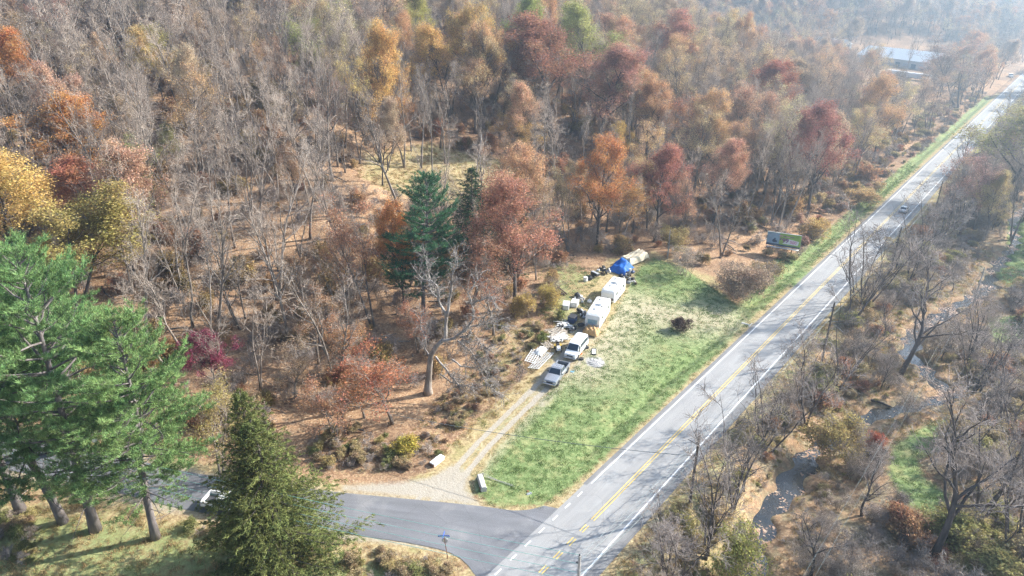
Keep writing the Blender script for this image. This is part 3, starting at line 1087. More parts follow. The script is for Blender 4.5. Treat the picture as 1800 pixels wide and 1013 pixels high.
BARE_H = 20.0
BARE = []
_bs = [   # seed, H, trunk r, clear, spread, limbs, sub, twigs, upright, stems
    (11, 20, 0.209, 0.40, 4.8, 17, 5, 4, 0.8, 1), (12, 20, 0.180, 0.46, 4.0, 16, 5, 4, 1.0, 1), (13, 20, 0.228, 0.34, 5.6, 18, 5, 4, 0.6, 1),
    (14, 20, 0.209, 0.36, 4.6, 18, 5, 4, 0.9, 2), (15, 20, 0.152, 0.50, 3.4, 15, 5, 4, 1.1, 1), (16, 20, 0.257, 0.30, 5.8, 18, 5, 4, 0.7, 2),
    (17, 20, 0.190, 0.42, 4.4, 17, 5, 4, 0.9, 1), (18, 20, 0.228, 0.36, 5.0, 18, 5, 4, 0.7, 3)]
for q in _bs:
    T = deciduous(*q, twl=1.0, wob=0.13)
    BARE.append(proto('bare_tree', T, M['bark'], M['twig']))
# creek-side trees: dark, low-branched, several stems
CREEKT = []
for q in [(31, 14, 0.17, 0.16, 4.4, 18, 5, 5, 0.9, 3), (32, 14, 0.16, 0.20, 3.8, 16, 5, 6, 1.1, 4), (33, 14, 0.22, 0.26, 4.6, 15, 5, 5, 0.8, 1), (34, 14, 0.2, 0.14, 4.0, 18, 5, 5, 1.2, 5)]:
    T = deciduous(*q, twl=1.0, wob=0.15)
    CREEKT.append(proto('creek_tree', T, M['bark_dark'], M['twig_dark']))
# leafy broad trees (full and thin crowns), all 16 m tall before scaling
LEAFY_H = 16.0
LEAFY = []; THIN = []
for i, q in enumerate([(41, 16, 0.22, 0.30, 6.0, 17, 6, 5, 0.6, 1), (42, 16, 0.20, 0.34, 5.6, 17, 6, 5, 0.7, 1), (43, 16, 0.24, 0.26, 6.6, 18, 6, 5, 0.45, 1), (44, 16, 0.20, 0.26, 5.2, 18, 6, 5, 0.7, 2)]):
    T = deciduous(*q, twl=0.85, wob=0.12)
    LEAFY.append(proto('leafy_tree', T, M['bark_dark'], M['twig_dark'], leaves(T, 100 + i, 22, 0.092, 0.34, keep=0.80), M['leaf']))
    THIN.append(proto('thin_tree', T, M['bark'], M['twig'], leaves(T, 200 + i, 10, 0.088, 0.34, keep=0.52), M['leaf']))
PINES = []
for i, q in enumerate([(51, 24, 0.34, 0.30, 5.6), (52, 24, 0.30, 0.34, 5.0), (53, 24, 0.36, 0.26, 6.2)]):
    T, V, F, v = white_pine(*q)
    PINES.append(proto('white_pine', T, M['bark_pine'], M['bark_pine'], (V, F, v), M['needle']))
SPRUCES = []
for i, q in enumerate([(61, 20, 0.30, 5.0), (62, 20, 0.28, 4.4)]):
    T, V, F, v = spruce(*q)
    SPRUCES.append(proto('spruce', T, M['bark_dark'], M['bark_dark'], (V, F, v), M['needle']))
T, V, F, v = spruce(63, 20, 0.3, 5.2, 38, 8, 0.3, 0.06)
SPRUCES.append(proto('spruce', T, M['bark_dark'], M['bark_dark'], (V, F, v), M['needle']))
T, V, F, v = white_pine(54, 24, 0.34, 0.24, 6.0, 24, 6)
PINES.append(proto('white_pine', T, M['bark_pine'], M['bark_pine'], (V, F, v), M['needle']))
# shrubs: twiggy and leafy, 3 m tall before scaling
SHRUB_T = []; SHRUB_L = []
for i in range(4):
    T = deciduous(70 + i, 3.0, 0.06, 0.05, 1.5, 18, 4, 4, 1.0, 5, twl=0.55, wob=0.2)
    SHRUB_T.append(proto('brush', T, M['bark'], M['twig'] if i % 2 else M['twig_dark']))
    SHRUB_L.append(proto('shrub', T, M['bark_dark'], M['twig'], leaves(T, 300 + i, 5, 0.10, 0.16, keep=0.85), M['leaf']))
# big thickets, 5 m tall before scaling
BIG_T = []; BIG_L = []
for i in range(3):
    T = deciduous(80 + i, 5.0, 0.09, 0.04, 2.6, 30, 5, 4, 1.0, 9, twl=0.6, wob=0.2)
    BIG_T.append(proto('thicket', T, M['bark'], M['twig']))
    BIG_L.append(proto('thicket', T, M['bark'], M['twig'], leaves(T, 330 + i, 4, 0.10, 0.2, keep=0.7), M['leaf']))

# ------------------------------------------------------------------ scatter of uncountable masses (kind = stuff)
def scatter(name, label, protos, pts, rots, scls, idxs, colors=None):
    """ONE object: points carrying instances of the given prototype meshes"""
    col = bpy.data.collections.new(name + '_sources')
    for i, pr in enumerate(protos):
        if colors and colors[i]:
            pr = pr.copy()
            for mi_, mm in enumerate(pr.materials):
                if mm == M['leaf']: pr.materials[mi_] = leaf_mat('foliage_mass', 0.38, colors[i])
        o = bpy.data.objects.new('%s_source_%02d' % (name, i), pr)
        col.objects.link(o)
    me = bpy.data.meshes.new(name)
    P = np.asarray(pts, np.float32)
    me.vertices.add(len(P)); me.vertices.foreach_set('co', P.ravel())
    a = me.attributes.new('rot', 'FLOAT_VECTOR', 'POINT'); a.data.foreach_set('vector', np.asarray(rots, np.float32).ravel())
    a = me.attributes.new('scl', 'FLOAT_VECTOR', 'POINT'); a.data.foreach_set('vector', np.asarray(scls, np.float32).ravel())
    a = me.attributes.new('idx', 'INT', 'POINT'); a.data.foreach_set('value', np.asarray(idxs, np.int32))
    o = link(name, me)
    ng = bpy.data.node_groups.new(name, 'GeometryNodeTree')
    ng.interface.new_socket('Geometry', in_out='INPUT', socket_type='NodeSocketGeometry')
    ng.interface.new_socket('Geometry', in_out='OUTPUT', socket_type='NodeSocketGeometry')
    N = ng.nodes; Lk = ng.links
    gi = N.new('NodeGroupInput'); go = N.new('NodeGroupOutput')
    ci = N.new('GeometryNodeCollectionInfo'); ci.inputs['Collection'].default_value = col
    ci.inputs['Separate Children'].default_value = True; ci.inputs['Reset Children'].default_value = True
    ip = N.new('GeometryNodeInstanceOnPoints'); ip.inputs['Pick Instance'].default_value = True

    def named(nm, ty):
        q = N.new('GeometryNodeInputNamedAttribute'); q.data_type = ty; q.inputs['Name'].default_value = nm
        return q.outputs['Attribute']
    er = N.new('FunctionNodeEulerToRotation')
    Lk.new(named('rot', 'FLOAT_VECTOR'), er.inputs[0])
    Lk.new(gi.outputs[0], ip.inputs['Points']); Lk.new(ci.outputs[0], ip.inputs['Instance'])
    Lk.new(er.outputs[0], ip.inputs['Rotation']); Lk.new(named('scl', 'FLOAT_VECTOR'), ip.inputs['Scale'])
    Lk.new(named('idx', 'INT'), ip.inputs['Instance Index'])
    Lk.new(ip.outputs[0], go.inputs[0])
    md = o.modifiers.new('scatter', 'NODES'); md.node_group = ng
    return tag(o, label, kind='stuff')


def joined(pr):
    """trunk + crown of a prototype as one mesh, for masses"""
    import bmesh
    tm, cm = pr
    me = bpy.data.meshes.new('mass')
    mats = []
    V = []; L = []; S = []; MI = []; A = []; nv = nl_ = 0
    for m in (tm, cm):
        if m is None: continue
        v = np.empty(len(m.vertices) * 3, np.float32); m.vertices.foreach_get('co', v); V.append(v.reshape(-1, 3))
        li = np.empty(len(m.loops), np.int32); m.loops.foreach_get('vertex_index', li); L.append(li + nv)
        st_ = np.empty(len(m.polygons), np.int32); m.polygons.foreach_get('loop_start', st_); S.append(st_ + nl_)
        mi = np.empty(len(m.polygons), np.int32); m.polygons.foreach_get('material_index', mi); MI.append(mi + len(mats))
        if 'v' in m.attributes:
            av = np.empty(len(m.polygons), np.float32); m.attributes['v'].data.foreach_get('value', av)
        else:
            av = np.full(len(m.polygons), 0.5, np.float32)
        A.append(av)
        nv += len(m.vertices); nl_ += len(m.loops)
        mats += list(m.materials)
    V = np.concatenate(V); L = np.concatenate(L); S = np.concatenate(S); MI = np.concatenate(MI)
    me.vertices.add(len(V)); me.vertices.foreach_set('co', V.ravel())
    me.loops.add(len(L)); me.loops.foreach_set('vertex_index', L)
    me.polygons.add(len(S)); me.polygons.foreach_set('loop_start', S); me.polygons.foreach_set('material_index', MI)
    for m in mats: me.materials.append(m)
    me.attributes.new('v', 'FLOAT', 'FACE').data.foreach_set('value', np.concatenate(A))
    me.update(calc_edges=True)
    return me


# ------------------------------------------------------------------ trees one by one
G = random.Random(7)
TAKEN = []          # (x, y, clear radius)

GOLD, ORANGE, RUST, BROWN = (0.66, 0.45, 0.17), (0.60, 0.31, 0.11), (0.46, 0.22, 0.12), (0.42, 0.27, 0.16)
RED, PINK, MAROON, OLIVE = (0.40, 0.21, 0.13), (0.49, 0.28, 0.19), (0.30, 0.07, 0.10), (0.44, 0.38, 0.13)
LIME, YELL, TAN, RUSSET = (0.40, 0.43, 0.14), (0.64, 0.50, 0.20), (0.52, 0.40, 0.24), (0.48, 0.26, 0.15)
# base px, base py, top py, crown width px, colour, thin crown?, label
HAND = [
    (40, 505, 262, 170, GOLD, 0, 'broad golden tree at the left edge above the pines'),
    (140, 545, 330, 165, OLIVE, 0, 'olive and gold tree rising just behind the tall green pines'),
    (128, 345, 168, 125, ORANGE, 0, 'orange brown oak standing above the golden trees on the hillside'),
    (178, 400, 268, 140, RUST, 0, 'low rust brown tree beside the orange oak on the hillside'),
    (262, 420, 240, 85, LIME, 1, 'thin yellow green tree right of the rust brown tree'),
    (22, 225, 50, 90, ORANGE, 0, 'orange brown tree high in the upper left corner'),
    (45, 180, 0, 60, BROWN, 1, 'brown tree at the very top left of the woods'),
    (262, 195, 40, 80, OLIVE, 1, 'thin green tree among grey trunks high on the hill'),
    (560, 170, 20, 70, LIME, 1, 'thin yellow green tree near the top of the hill'),
    (612, 130, -30, 60, LIME, 1, 'pale green tree at the top edge left of the golden tree'),
    (668, 285, 36, 78, GOLD, 0, 'tall narrow golden tree above the dry clearing'),
    (640, 240, 90, 60, YELL, 1, 'small yellow tree beside the tall narrow golden tree'),
    (690, 270, 170, 70, RUSSET, 1, 'low russet tree under the tall golden tree'),
    (735, 130, -25, 60, OLIVE, 0, 'olive tree at the top edge near the middle'),
    (790, 215, 42, 80, GOLD, 0, 'golden brown tree left of the dark red oak'),
    (850, 210, 5, 95, (0.56, 0.37, 0.16), 0, 'bronze tree with dark limbs left of the dark red oak'),
    (912, 170, -15, 60, LIME, 0, 'light green tree at the top behind the dark red oak'),
    (968, 240, 26, 150, RED, 0, 'large dark red oak on the hill above the clearing'),
    (1052, 255, 76, 115, PINK, 0, 'pinkish red oak right of the dark red oak'),
    (1038, 200, -8, 88, (0.41, 0.41, 0.15), 0, 'yellow green tree rising behind the pinkish red oak'),
    (1165, 165, 20, 95, (0.51, 0.27, 0.17), 0, 'orange brown tree on the hazy upper slope'),
    (1252, 120, 18, 42, GOLD, 0, 'slim golden tree on the hazy slope, left one of a pair'),
    (1295, 140, 20, 40, (0.61, 0.39, 0.20), 0, 'slim amber tree on the hazy slope, right one of a pair'),
    (1118, 150, 40, 60, BROWN, 1, 'thin brown tree left of the orange brown one on the upper slope'),
    (1322, 250, 108, 88, RUST, 0, 'rust coloured oak in the hazy woods left of the red tree'),
    (1218, 310, 165, 105, (0.44, 0.23, 0.13), 1, 'brown orange oak in the middle of the right hand woods'),
    (1085, 290, 212, 48, GOLD, 0, 'small rounded yellow tree behind the orange trees'),
    (1420, 375, 176, 98, (0.40, 0.18, 0.145), 0, 'crimson tree behind the billboard'),
    (1390, 350, 225, 60, (0.33, 0.13, 0.13), 1, 'small dark red tree left of the crimson tree'),
    (1470, 320, 205, 45, YELL, 1, 'small yellow tree right of the crimson tree'),
    (1048, 440, 240, 95, (0.55, 0.25, 0.11), 0, 'orange red oak behind the blue tarp'),
    (1090, 425, 300, 70, (0.58, 0.32, 0.13), 1, 'thin orange tree right of the orange red oak'),
    (1150, 425, 258, 90, (0.45, 0.23, 0.15), 0, 'red brown oak at the woods edge above the tan cover'),
    (905, 545, 315, 140, (0.46, 0.235, 0.155), 0, 'spreading red oak on the slope left of the trailers'),
    (712, 555, 350, 62, (0.64, 0.32, 0.11), 0, 'bright orange tree with a dark trunk left of the mid pine'),
    (655, 575, 340, 90, RUSSET, 1, 'pale russet tree left of the bright orange tree'),
    (612, 560, 395, 70, RUSSET, 1, 'sparse russet sapling tree in the shaded hollow'),
    (825, 560, 395, 120, (0.37, 0.21, 0.13), 1, 'brown leaved tree between the mid spruce and red oak'),
    (868, 590, 440, 80, RUSSET, 1, 'russet tree just right of the dead snag'),
    (384, 692, 578, 78, MAROON, 0, 'small maroon tree right of the tall pines'),
    (690, 745, 590, 120, (0.46, 0.22, 0.11), 1, 'low copper leaved tree left of the dead snag'),
    (392, 850, 690, 110, (0.40, 0.33, 0.13), 1, 'thin yellow brown tree behind the white truck'),
    (560, 640, 500, 80, (0.42, 0.25, 0.15), 1, 'brown leaved tree in the shaded hollow left of the copper tree'),
    (622, 655, 540, 85, (0.45, 0.25, 0.13), 1, 'rusty low tree between the copper tree and the russet sapling'),
    (520, 700, 590, 90, (0.42, 0.28, 0.18), 1, 'tan brown low tree right of the maroon tree'),
    (640, 735, 640, 80, (0.50, 0.25, 0.10), 1, 'small orange brown tree beside the copper tree'),
    (540, 560, 440, 60, (0.50, 0.30, 0.17), 1, 'thin peach coloured tree below the tan lean-to'),
    (735, 620, 520, 60, (0.45, 0.22, 0.12), 1, 'low rusty tree behind the dead snag'),
    (450, 770, 690, 70, (0.42, 0.30, 0.17), 1, 'low tan tree above the side road by the spruces'),
    (590, 770, 650, 100, RUSSET, 1, 'low brown tree above the side road'),
    (890, 270, 190, 60, (0.56, 0.33, 0.14), 1, 'small amber tree at the far side of the dry clearing'),
    (930, 300, 210, 55, GOLD, 1, 'small gold understorey tree below the dark red oak'),
    (500, 190, 60, 60, BROWN, 1, 'brown tree among grey trunks near the hilltop'),
    (1520, 240, 170, 75, (0.47, 0.23, 0.19), 1, 'faded pink tree in the haze below the white building'),
    (1680, 190, 60, 90, (0.41, 0.29, 0.23), 1, 'tall brownish tree in the haze right of the white building'),
    (1625, 150, 105, 50, (0.47, 0.29, 0.21), 1, 'hazy brown tree at the right end of the white building'),
    (1460, 130, 70, 50, (0.45, 0.30, 0.23), 1, 'hazy tan tree left of the white building'),
    (1748, 370, 165, 165, (0.44, 0.40, 0.17), 0, 'big yellow green tree on the right bank beside the road'),
    (1790, 320, 200, 110, (0.50, 0.41, 0.18), 1, 'yellow leaved tree at the right edge above the creek'),
]
for (bx, by, ty, cw, colr, thin, lab) in HAND:
    P = at(bx, by)
    H = max(5.0, min(30.0, height_to(P, ty)))
    depth = project(P.x, P.y, P.z + H * 0.6)[2]
    wm = cw * 1.12 * depth / FPX
    k = G.randrange(4)
    pr = (THIN if thin else LEAFY)[k]
    sc_ = H / 15.6
    nat, nh = crown_width(pr)
    sc_ = H / nh
    sxy = max(0.6, min(2.2, wm / (nat * sc_)))
    place_tree('autumn_tree', pr, P, lab, 'tree', 'autumn coloured trees', sc_, color=colr, sxy=sxy, g=G)
    TAKEN.append((P.x, P.y, 2.0 + 0.22 * wm))

PINE_G, PINE_D, SPR_G = (0.17, 0.28, 0.11), (0.09, 0.19, 0.095), (0.135, 0.15, 0.052)
for (bx, by, ty, cw, pr, colr, kind, lab) in [
    (37, 898, 392, 250, PINES[1], PINE_G, 'white_pine', 'leftmost tall white pine in the lower left grass'),
    (112, 918, 400, 250, PINES[0], PINE_G, 'white_pine', 'tall white pine second from the left in the grass'),
    (168, 932, 425, 290, PINES[2], (0.185, 0.30, 0.115), 'white_pine', 'thick trunked white pine third from the left in the grass'),
    (274, 946, 540, 245, PINES[3], (0.205, 0.32, 0.12), 'white_pine', 'bright green white pine nearest the pair of spruces'),
    (90, 800, 430, 200, PINES[0], PINE_G, 'white_pine', 'white pine standing beyond the side road behind the row'),
    (-60, 880, 380, 260, PINES[2], PINE_G, 'white_pine', 'white pine cut off by the left edge of the picture'),
    (745, 560, 300, 135, PINES[3], PINE_D, 'white_pine', 'dark green white pine in the middle of the woods'),
    (474, 985, 688, 205, SPRUCES[2], SPR_G, 'spruce', 'dark spruce over the white truck, left of the pair'),
    (505, 998, 735, 235, SPRUCES[1], (0.16, 0.175, 0.06), 'spruce', 'dark spruce with long right boughs, right of the pair'),
    (836, 470, 300, 125, SPRUCES[2], (0.06, 0.095, 0.045), 'spruce', 'dark ragged spruce in the woods below the clearing'),
]:
    P = at(bx, by)
    H = max(6.0, min(34.0, height_to(P, ty)))
    depth = project(P.x, P.y, P.z + H * 0.5)[2]
    nat, nh = crown_width(pr)
    sc_ = H / nh
    nat *= sc_
    sxy = max(0.6, min(1.7, cw * depth / FPX / nat))
    place_tree(kind, pr, P, lab, 'pine tree' if 'pine' in kind else 'spruce tree', 'evergreens', sc_, color=colr, sxy=sxy, g=G)
    TAKEN.append((P.x, P.y, 4.0))

# bare trees that stand out
BARE_HAND = [
    (338, 425, 190, 0, 0, 'dark straight bare tree above the pines, ringed by orange leaves'),
    (490, 525, 255, 5, 0, 'big dark bare tree with several forking trunks'),
    (285, 395, 130, 2, 0, 'pale crooked bare tree on the hillside left of the dark straight one'),
    (335, 640, 430, 6, 0, 'pale bare tree right of the pines'),
    (385, 600, 330, 0, 0, 'slim bare tree above the maroon tree'),
    (405, 690, 480, 3, 0, 'bare crooked tree rising beside the maroon tree'),
    (710, 295, 90, 3, 0, 'tall bare tree with twin trunks at the left of the clearing'),
    (740, 296, 130, 0, 0, 'single bare tree standing in the dry clearing'),
    (783, 288, 150, 2, 0, 'leaning bare tree at the back of the clearing'),
    (955, 315, 130, 1, 0, 'pale bare tree right of the clearing'),
    (1268, 452, 290, 5, 0, 'wide dark bare tree left of the billboard'),
    (1380, 400, 230, 6, 0, 'bare tree standing right behind the billboard'),
    (545, 420, 200, 1, 0, 'slim bare tree beside the tan lean-to'),
    (445, 400, 170, 7, 0, 'bare tree with a pale fork high on the slope'),
    (1245, 110, -20, 1, 0, 'bare tree on the hazy slope left of the slim golden pair'),
    (840, 340, 230, 4, 0, 'small white bare spruce skeleton in the clearing'),
]
for (bx, by, ty, k, _, lab) in BARE_HAND:
    P = at(bx, by)
    H = max(6, min(30, height_to(P, ty)))
    place_tree('bare_tree', BARE[k], P, lab, 'tree', 'bare trees', H / 19.5, sxy=1.15, g=G)
    TAKEN.append((P.x, P.y, 3.0))
# creek side
CREEK_HAND = [
    (1582, 660, 452, 2, (0, 0.28), 'dark bare tree leaning to the right over the creek'),
    (1490, 575, 340, 1, (0, 0), 'dense dark bare tree between the road and the creek'),
    (1520, 545, 330, 3, (0, 0), 'many stemmed dark bare tree leaning over the road shoulder'),
    (1592, 505, 330, 0, (0, 0), 'bare tree by the road just below the car'),
    (1640, 430, 290, 1, (0, 0), 'bare tree between the road and the shining creek bend'),
    (1690, 390, 270, 3, (0, 0), 'bare tree left of the yellow green tree'),
    (1240, 985, 760, 0, (0, 0), 'grey bare tree at the bottom between the road and the creek'),
    (1290, 905, 690, 1, (0, 0), 'grey bare tree on the near bank of the creek'),
    (1350, 800, 610, 3, (0, 0), 'grey bare tree between the utility pole and the creek'),
    (1420, 760, 560, 0, (0, 0), 'bare tree on the bank above the shallow leafy creek'),
    (1470, 690, 520, 1, (0, 0), 'bare tree right of the leaning utility pole'),
    (1640, 980, 700, 2, (0, 0.12), 'dark bare tree with a long trunk right of the mown strip'),
    (1700, 920, 650, 0, (0, 0), 'bare tree at the lower right of the mown strip'),
    (1770, 990, 740, 3, (0, 0), 'bare tree in the bottom right corner'),
    (1780, 760, 560, 1, (0, 0), 'dark bare tree at the right edge above the mown strip'),
    (1720, 690, 520, 3, (0, 0), 'dark bare tree right of the meadow pole'),
    (1700, 640, 500, 0, (0, 0), 'bare thicket tree beside the meadow pole'),
    (1425, 1010, 900, 2, (0, 0), 'small bare tree at the bottom right of the creek'),
    (1180, 1030, 860, 3, (0, 0), 'bare brush tree at the bottom beside the road'),
]
for (bx, by, ty, k, tl, lab) in CREEK_HAND:
    lab = lab.replace(' beside the guard shadows', ' below the road')
    P = at(bx, by)
    H = max(5, min(22, height_to(P, ty)))
    place_tree('bare_tree', CREEKT[k], P, lab, 'tree', 'bare trees along the creek', H / 13.6, sxy=1.25, tilt=tl, rz=G.uniform(0, 6.28) if tl == (0, 0) else 0.0, g=G)
    TAKEN.append((P.x, P.y, 2.5))

# the woods: every bare tree by itself while it shows large, the far rest as one mass
KEEP_OUT = [wpoly(p) for p in (
    [(690, 715), (720, 600), (800, 540), (890, 545), (900, 650), (800, 740)],
    [(655, 285), (760, 262), (860, 285), (915, 305), (880, 335), (800, 345), (700, 335)],
    [(745, 800), (700, 720), (770, 640), (900, 560), (960, 500), (1010, 455), (1120, 430), (1200, 450), (1330, 540), (1300, 620), (940, 900), (600, 860)],
)]
rgf = np.random.default_rng(5)
cell = 5.4
gx, gy = np.meshgrid(np.arange(-330, 520, cell), np.arange(52, 900, cell))
cx = (gx + rgf.uniform(-.48, .48, gx.shape) * cell).ravel(); cyy = (gy + rgf.uniform(-.48, .48, gx.shape) * cell).ravel()
d_, sd__, _ = pl_dist(cx, cyy, FOOT, True)
u_ = d_ * sd__
s_, t_ = to_st(cx, cyy)
ok = (np.abs(t_) > 9) & (pl_dist(cx, cyy, SIDE) > 6.5)
hill = u_ > 1.5
gate = np.where(hill, 1.0, np.where((t_ < 0) & (s_ > 250), 0.55, np.where((t_ > 9) & (s_ > 150), 0.45, 0.0)))
gate = gate * np.where(hill & (s_ < 130), 0.5 + 0.5 * sm(u_, 35, 95), 1.0)
ok &= rgf.random(len(cx)) < gate
bx_, by_ = to_st(*flat(1600, 112, -5))
ok &= ~((np.abs(s_ - bx_) < 50) & (np.abs(t_ - by_) < 30))
for p in KEEP_OUT:
    ok &= poly_sd(cx, cyy, p) < 0
for (x, y, r) in TAKEN:
    ok &= np.hypot(cx - x, cyy - y) > r
cx, cyy = cx[ok], cyy[ok]
cz = ground(cx, cyy)
pp = [project(a, b, c) for a, b, c in zip(cx, cyy, cz)]
pt = [project(a, b, c + 17) for a, b, c in zip(cx, cyy, cz)]
inv = np.array([(p[2] > 5) and -70 < p[0] < 1870 and p[1] > -30 and q[1] < 1000 for p, q in zip(pp, pt)])
nearw = np.array([(p[2] > 5) and -350 < p[0] < 2150 and q[1] < 1300 and p[1] > -190 for p, q in zip(pp, pt)])
dist = np.array([p[2] for p in pp])
thin_ = np.ones(len(cx), bool)
for i, (p, q) in enumerate(zip(pp, pt)):
    for (xa, xb, ya, yb, keep) in ((1490, 1665, 66, 142, 0.16), (1425, 1490, 62, 92, 0.4), (1755, 1800, 115, 150, 0.0), (650, 890, 266, 330, 0.35)):
        if xa < p[0] < xb + 15 and q[1] < yb and p[1] > ya and rgf.random() > keep:
            thin_[i] = False
cx, cyy, cz, inv, nearw, dist = cx[thin_], cyy[thin_], cz[thin_], inv[thin_], nearw[thin_], dist[thin_]
pp = [p for p, k_ in zip(pp, thin_) if k_]; pt = [p for p, k_ in zip(pt, thin_) if k_]
order = np.argsort(np.where(inv, dist, 1e9))
single = set(order[:250].tolist()) & set(np.nonzero(inv)[0].tolist())


LM = [(20, 320, 'the golden tree at the left edge'), (130, 240, 'the orange oak'), (165, 310, 'the rust brown tree'), (262, 330, 'the thin yellow green tree'),
      (22, 130, 'the orange tree in the upper left corner'), (262, 110, 'the thin green hilltop tree'), (560, 90, 'the yellow green hilltop tree'), (668, 110, 'the tall narrow golden tree'),
      (338, 310, 'the dark straight bare tree'), (490, 390, 'the dark tree of several forking trunks'), (603, 422, 'the tan lean-to'), (712, 440, 'the bright orange tree'),
      (655, 450, 'the pale russet tree'), (748, 420, 'the dark white pine'), (370, 630, 'the maroon tree'), (690, 660, 'the copper leaved tree'), (800, 560, 'the dead snag'),
      (905, 430, 'the red oak by the trailers'), (850, 370, 'the ragged dark spruce'), (760, 300, 'the dry clearing'), (820, 110, 'the bronze tree'), (968, 110, 'the dark red oak'), (1052, 150, 'the pinkish red oak'),
      (1048, 330, 'the orange red oak'), (1150, 340, 'the red brown oak'), (1165, 80, 'the orange brown upper tree'), (1272, 60, 'the slim golden pair'), (1322, 160, 'the rust oak'), (1218, 220, 'the brown orange oak'),
      (1420, 260, 'the crimson tree'), (1375, 420, 'the billboard'), (1268, 380, 'the wide dark bare tree'), (1600, 110, 'the white building'), (1460, 100, 'the smaller white building'), (120, 600, 'the white pines'),
      (400, 150, 'the pale hillside stand'), (1740, 250, 'the big yellow green tree'), (1583, 367, 'the white car'), (1750, 470, 'the shining creek bend'), (1725, 500, 'the meadow pole'), (1460, 560, 'the leaning utility pole'),
      (1228, 800, 'the utility pole with the lamp arm'), (1610, 820, 'the mown strip'), (1390, 840, 'the shallow creek'), (1620, 560, 'the leaning creek tree'), (1540, 790, 'the small red bush')]
LOOK = ['upright', 'tall slim', 'broad crowned', 'twin stemmed', 'thin', 'wide forked', 'straight', 'three stemmed']
ORDT = ['first', 'second', 'third', 'fourth', 'fifth', 'sixth', 'seventh', 'eighth', 'ninth']
ORD = ['nearest', 'second', 'third', 'fourth', 'fifth', 'sixth', 'seventh', 'eighth', 'ninth', 'tenth', 'eleventh', 'twelfth', 'thirteenth', 'fourteenth', 'fifteenth', 'sixteenth', 'seventeenth', 'eighteenth', 'nineteenth', 'twentieth']


def label_all(items):
    """items: (key, px, py at mid height, look word); label = look + count from the nearest landmark"""
    buckets = {}
    for key, px, py, look in items:
        d, (lx, ly, nm) = min(((px - l[0]) ** 2 + (py - l[1]) ** 2, l) for l in LM)
        dx, dy = px - lx, py - ly
        rel = ('left of' if dx < 0 else 'right of') if abs(dx) > abs(dy) else ('above' if dy < 0 else 'below')
        buckets.setdefault((nm, rel), []).append((d, key, look))
    out = {}
    for (nm, rel), L in buckets.items():
        for r, (d, key, look) in enumerate(sorted(L)):
            o_ = ORD[r] if r < 20 else ('twenty-' if r < 29 else 'thirty-') + ORDT[(r - 20) % 9]
            out[key] = '%s tree, %s %s %s' % (look, o_, {'left of': 'leftward from', 'right of': 'rightward from', 'above': 'upward from', 'below': 'downward from'}[rel], nm)
    return out


PAL = [('orange tan', (0.62, 0.42, 0.25)), ('rust', (0.55, 0.35, 0.21)), ('golden', (0.66, 0.52, 0.27)), ('brown', (0.52, 0.38, 0.26)), ('pinkish brown', (0.54, 0.38, 0.27)), ('tan yellow', (0.54, 0.45, 0.25)), ('copper', (0.60, 0.37, 0.20))]


def leafy_chance(px, py):
    return 0.27 if px > 620 else (0.12 if py < 330 else 0.07)


kinds = {i: G.randrange(8) for i in sorted(single)}
tint = {}
for i in sorted(single):
    if G.random() < leafy_chance(pp[i][0], pp[i][1]): tint[i] = G.choice(PAL)
items = [(i, *project(cx[i], cyy[i], cz[i] + 9)[:2], (tint[i][0] + ' leaved') if i in tint else LOOK[kinds[i]] + ' bare') for i in sorted(single)]
# creek flat and roadside right: more of the dark many stemmed trees
rgc = np.random.default_rng(17)
CT = []
for _ in range(4000):
    s0, t0 = rgc.uniform(-8, 330), rgc.uniform(7.5, 75)
    x0, y0 = to_xy(s0, t0)
    if pl_dist(np.array([x0]), np.array([y0]), CREEK)[0] < 3.2: continue
    if any(poly_sd(np.array([x0]), np.array([y0]), p)[0] > -1.0 for p in Z_LAWN[2:]): continue
    if any(math.hypot(x0 - q[0], y0 - q[1]) < 4.0 for q in CT) or any(math.hypot(x0 - q[0], y0 - q[1]) < q[2] for q in TAKEN): continue
    if t0 > 14 and rgc.random() < 0.45: continue
    if t0 < 12 and 95 < s0 < 190: continue
    z0 = gz(x0, y0); a_, b_, w_ = project(x0, y0, z0 + 4)
    if -20 < a_ < 1840 and b_ < 1060: CT.append((x0, y0, z0))
    if len(CT) >= 90: break
for j, q in enumerate(CT):
    items.append((('c', j), *project(q[0], q[1], q[2] + 5)[:2], ('dark bare', 'many stemmed bare', 'dark upright bare', 'bushy bare')[j % 4]))
LABELS = label_all(items)
for i in sorted(single):
    H = G.uniform(14.0, 26.0)
    if i in tint:
        full = G.random() < 0.4
        pr = (LEAFY if full else THIN)[G.randrange(4)]
        place_tree('autumn_tree', pr, (cx[i], cyy[i], cz[i]), LABELS[i], 'tree', 'autumn coloured trees', H * 0.8 / 15.6, color=tuple(c * G.uniform(.85, 1.12) for c in tint[i][1]), sxy=G.uniform(0.75, 1.1), g=G)
        continue
    place_tree('bare_tree', BARE[kinds[i]], (cx[i], cyy[i], cz[i]), LABELS[i], 'tree', 'bare trees of the hillside woods', H / 19.5, sxy=G.uniform(0.85, 1.2), tilt=(G.gauss(0, .03), G.gauss(0, .03)), g=G)
for j, q in enumerate(CT):
    H = G.uniform(5.0, 10.0) * (0.8 if to_st(q[0], q[1])[1] < 12 else 1.0)
    place_tree('bare_tree', CREEKT[(2, 1, 0, 3)[j % 4]], q, LABELS[('c', j)], 'tree', 'bare trees along the creek', H / 13.6, sxy=G.uniform(0.9, 1.3), tilt=(G.gauss(0, .05), G.gauss(0, .05)), g=G)

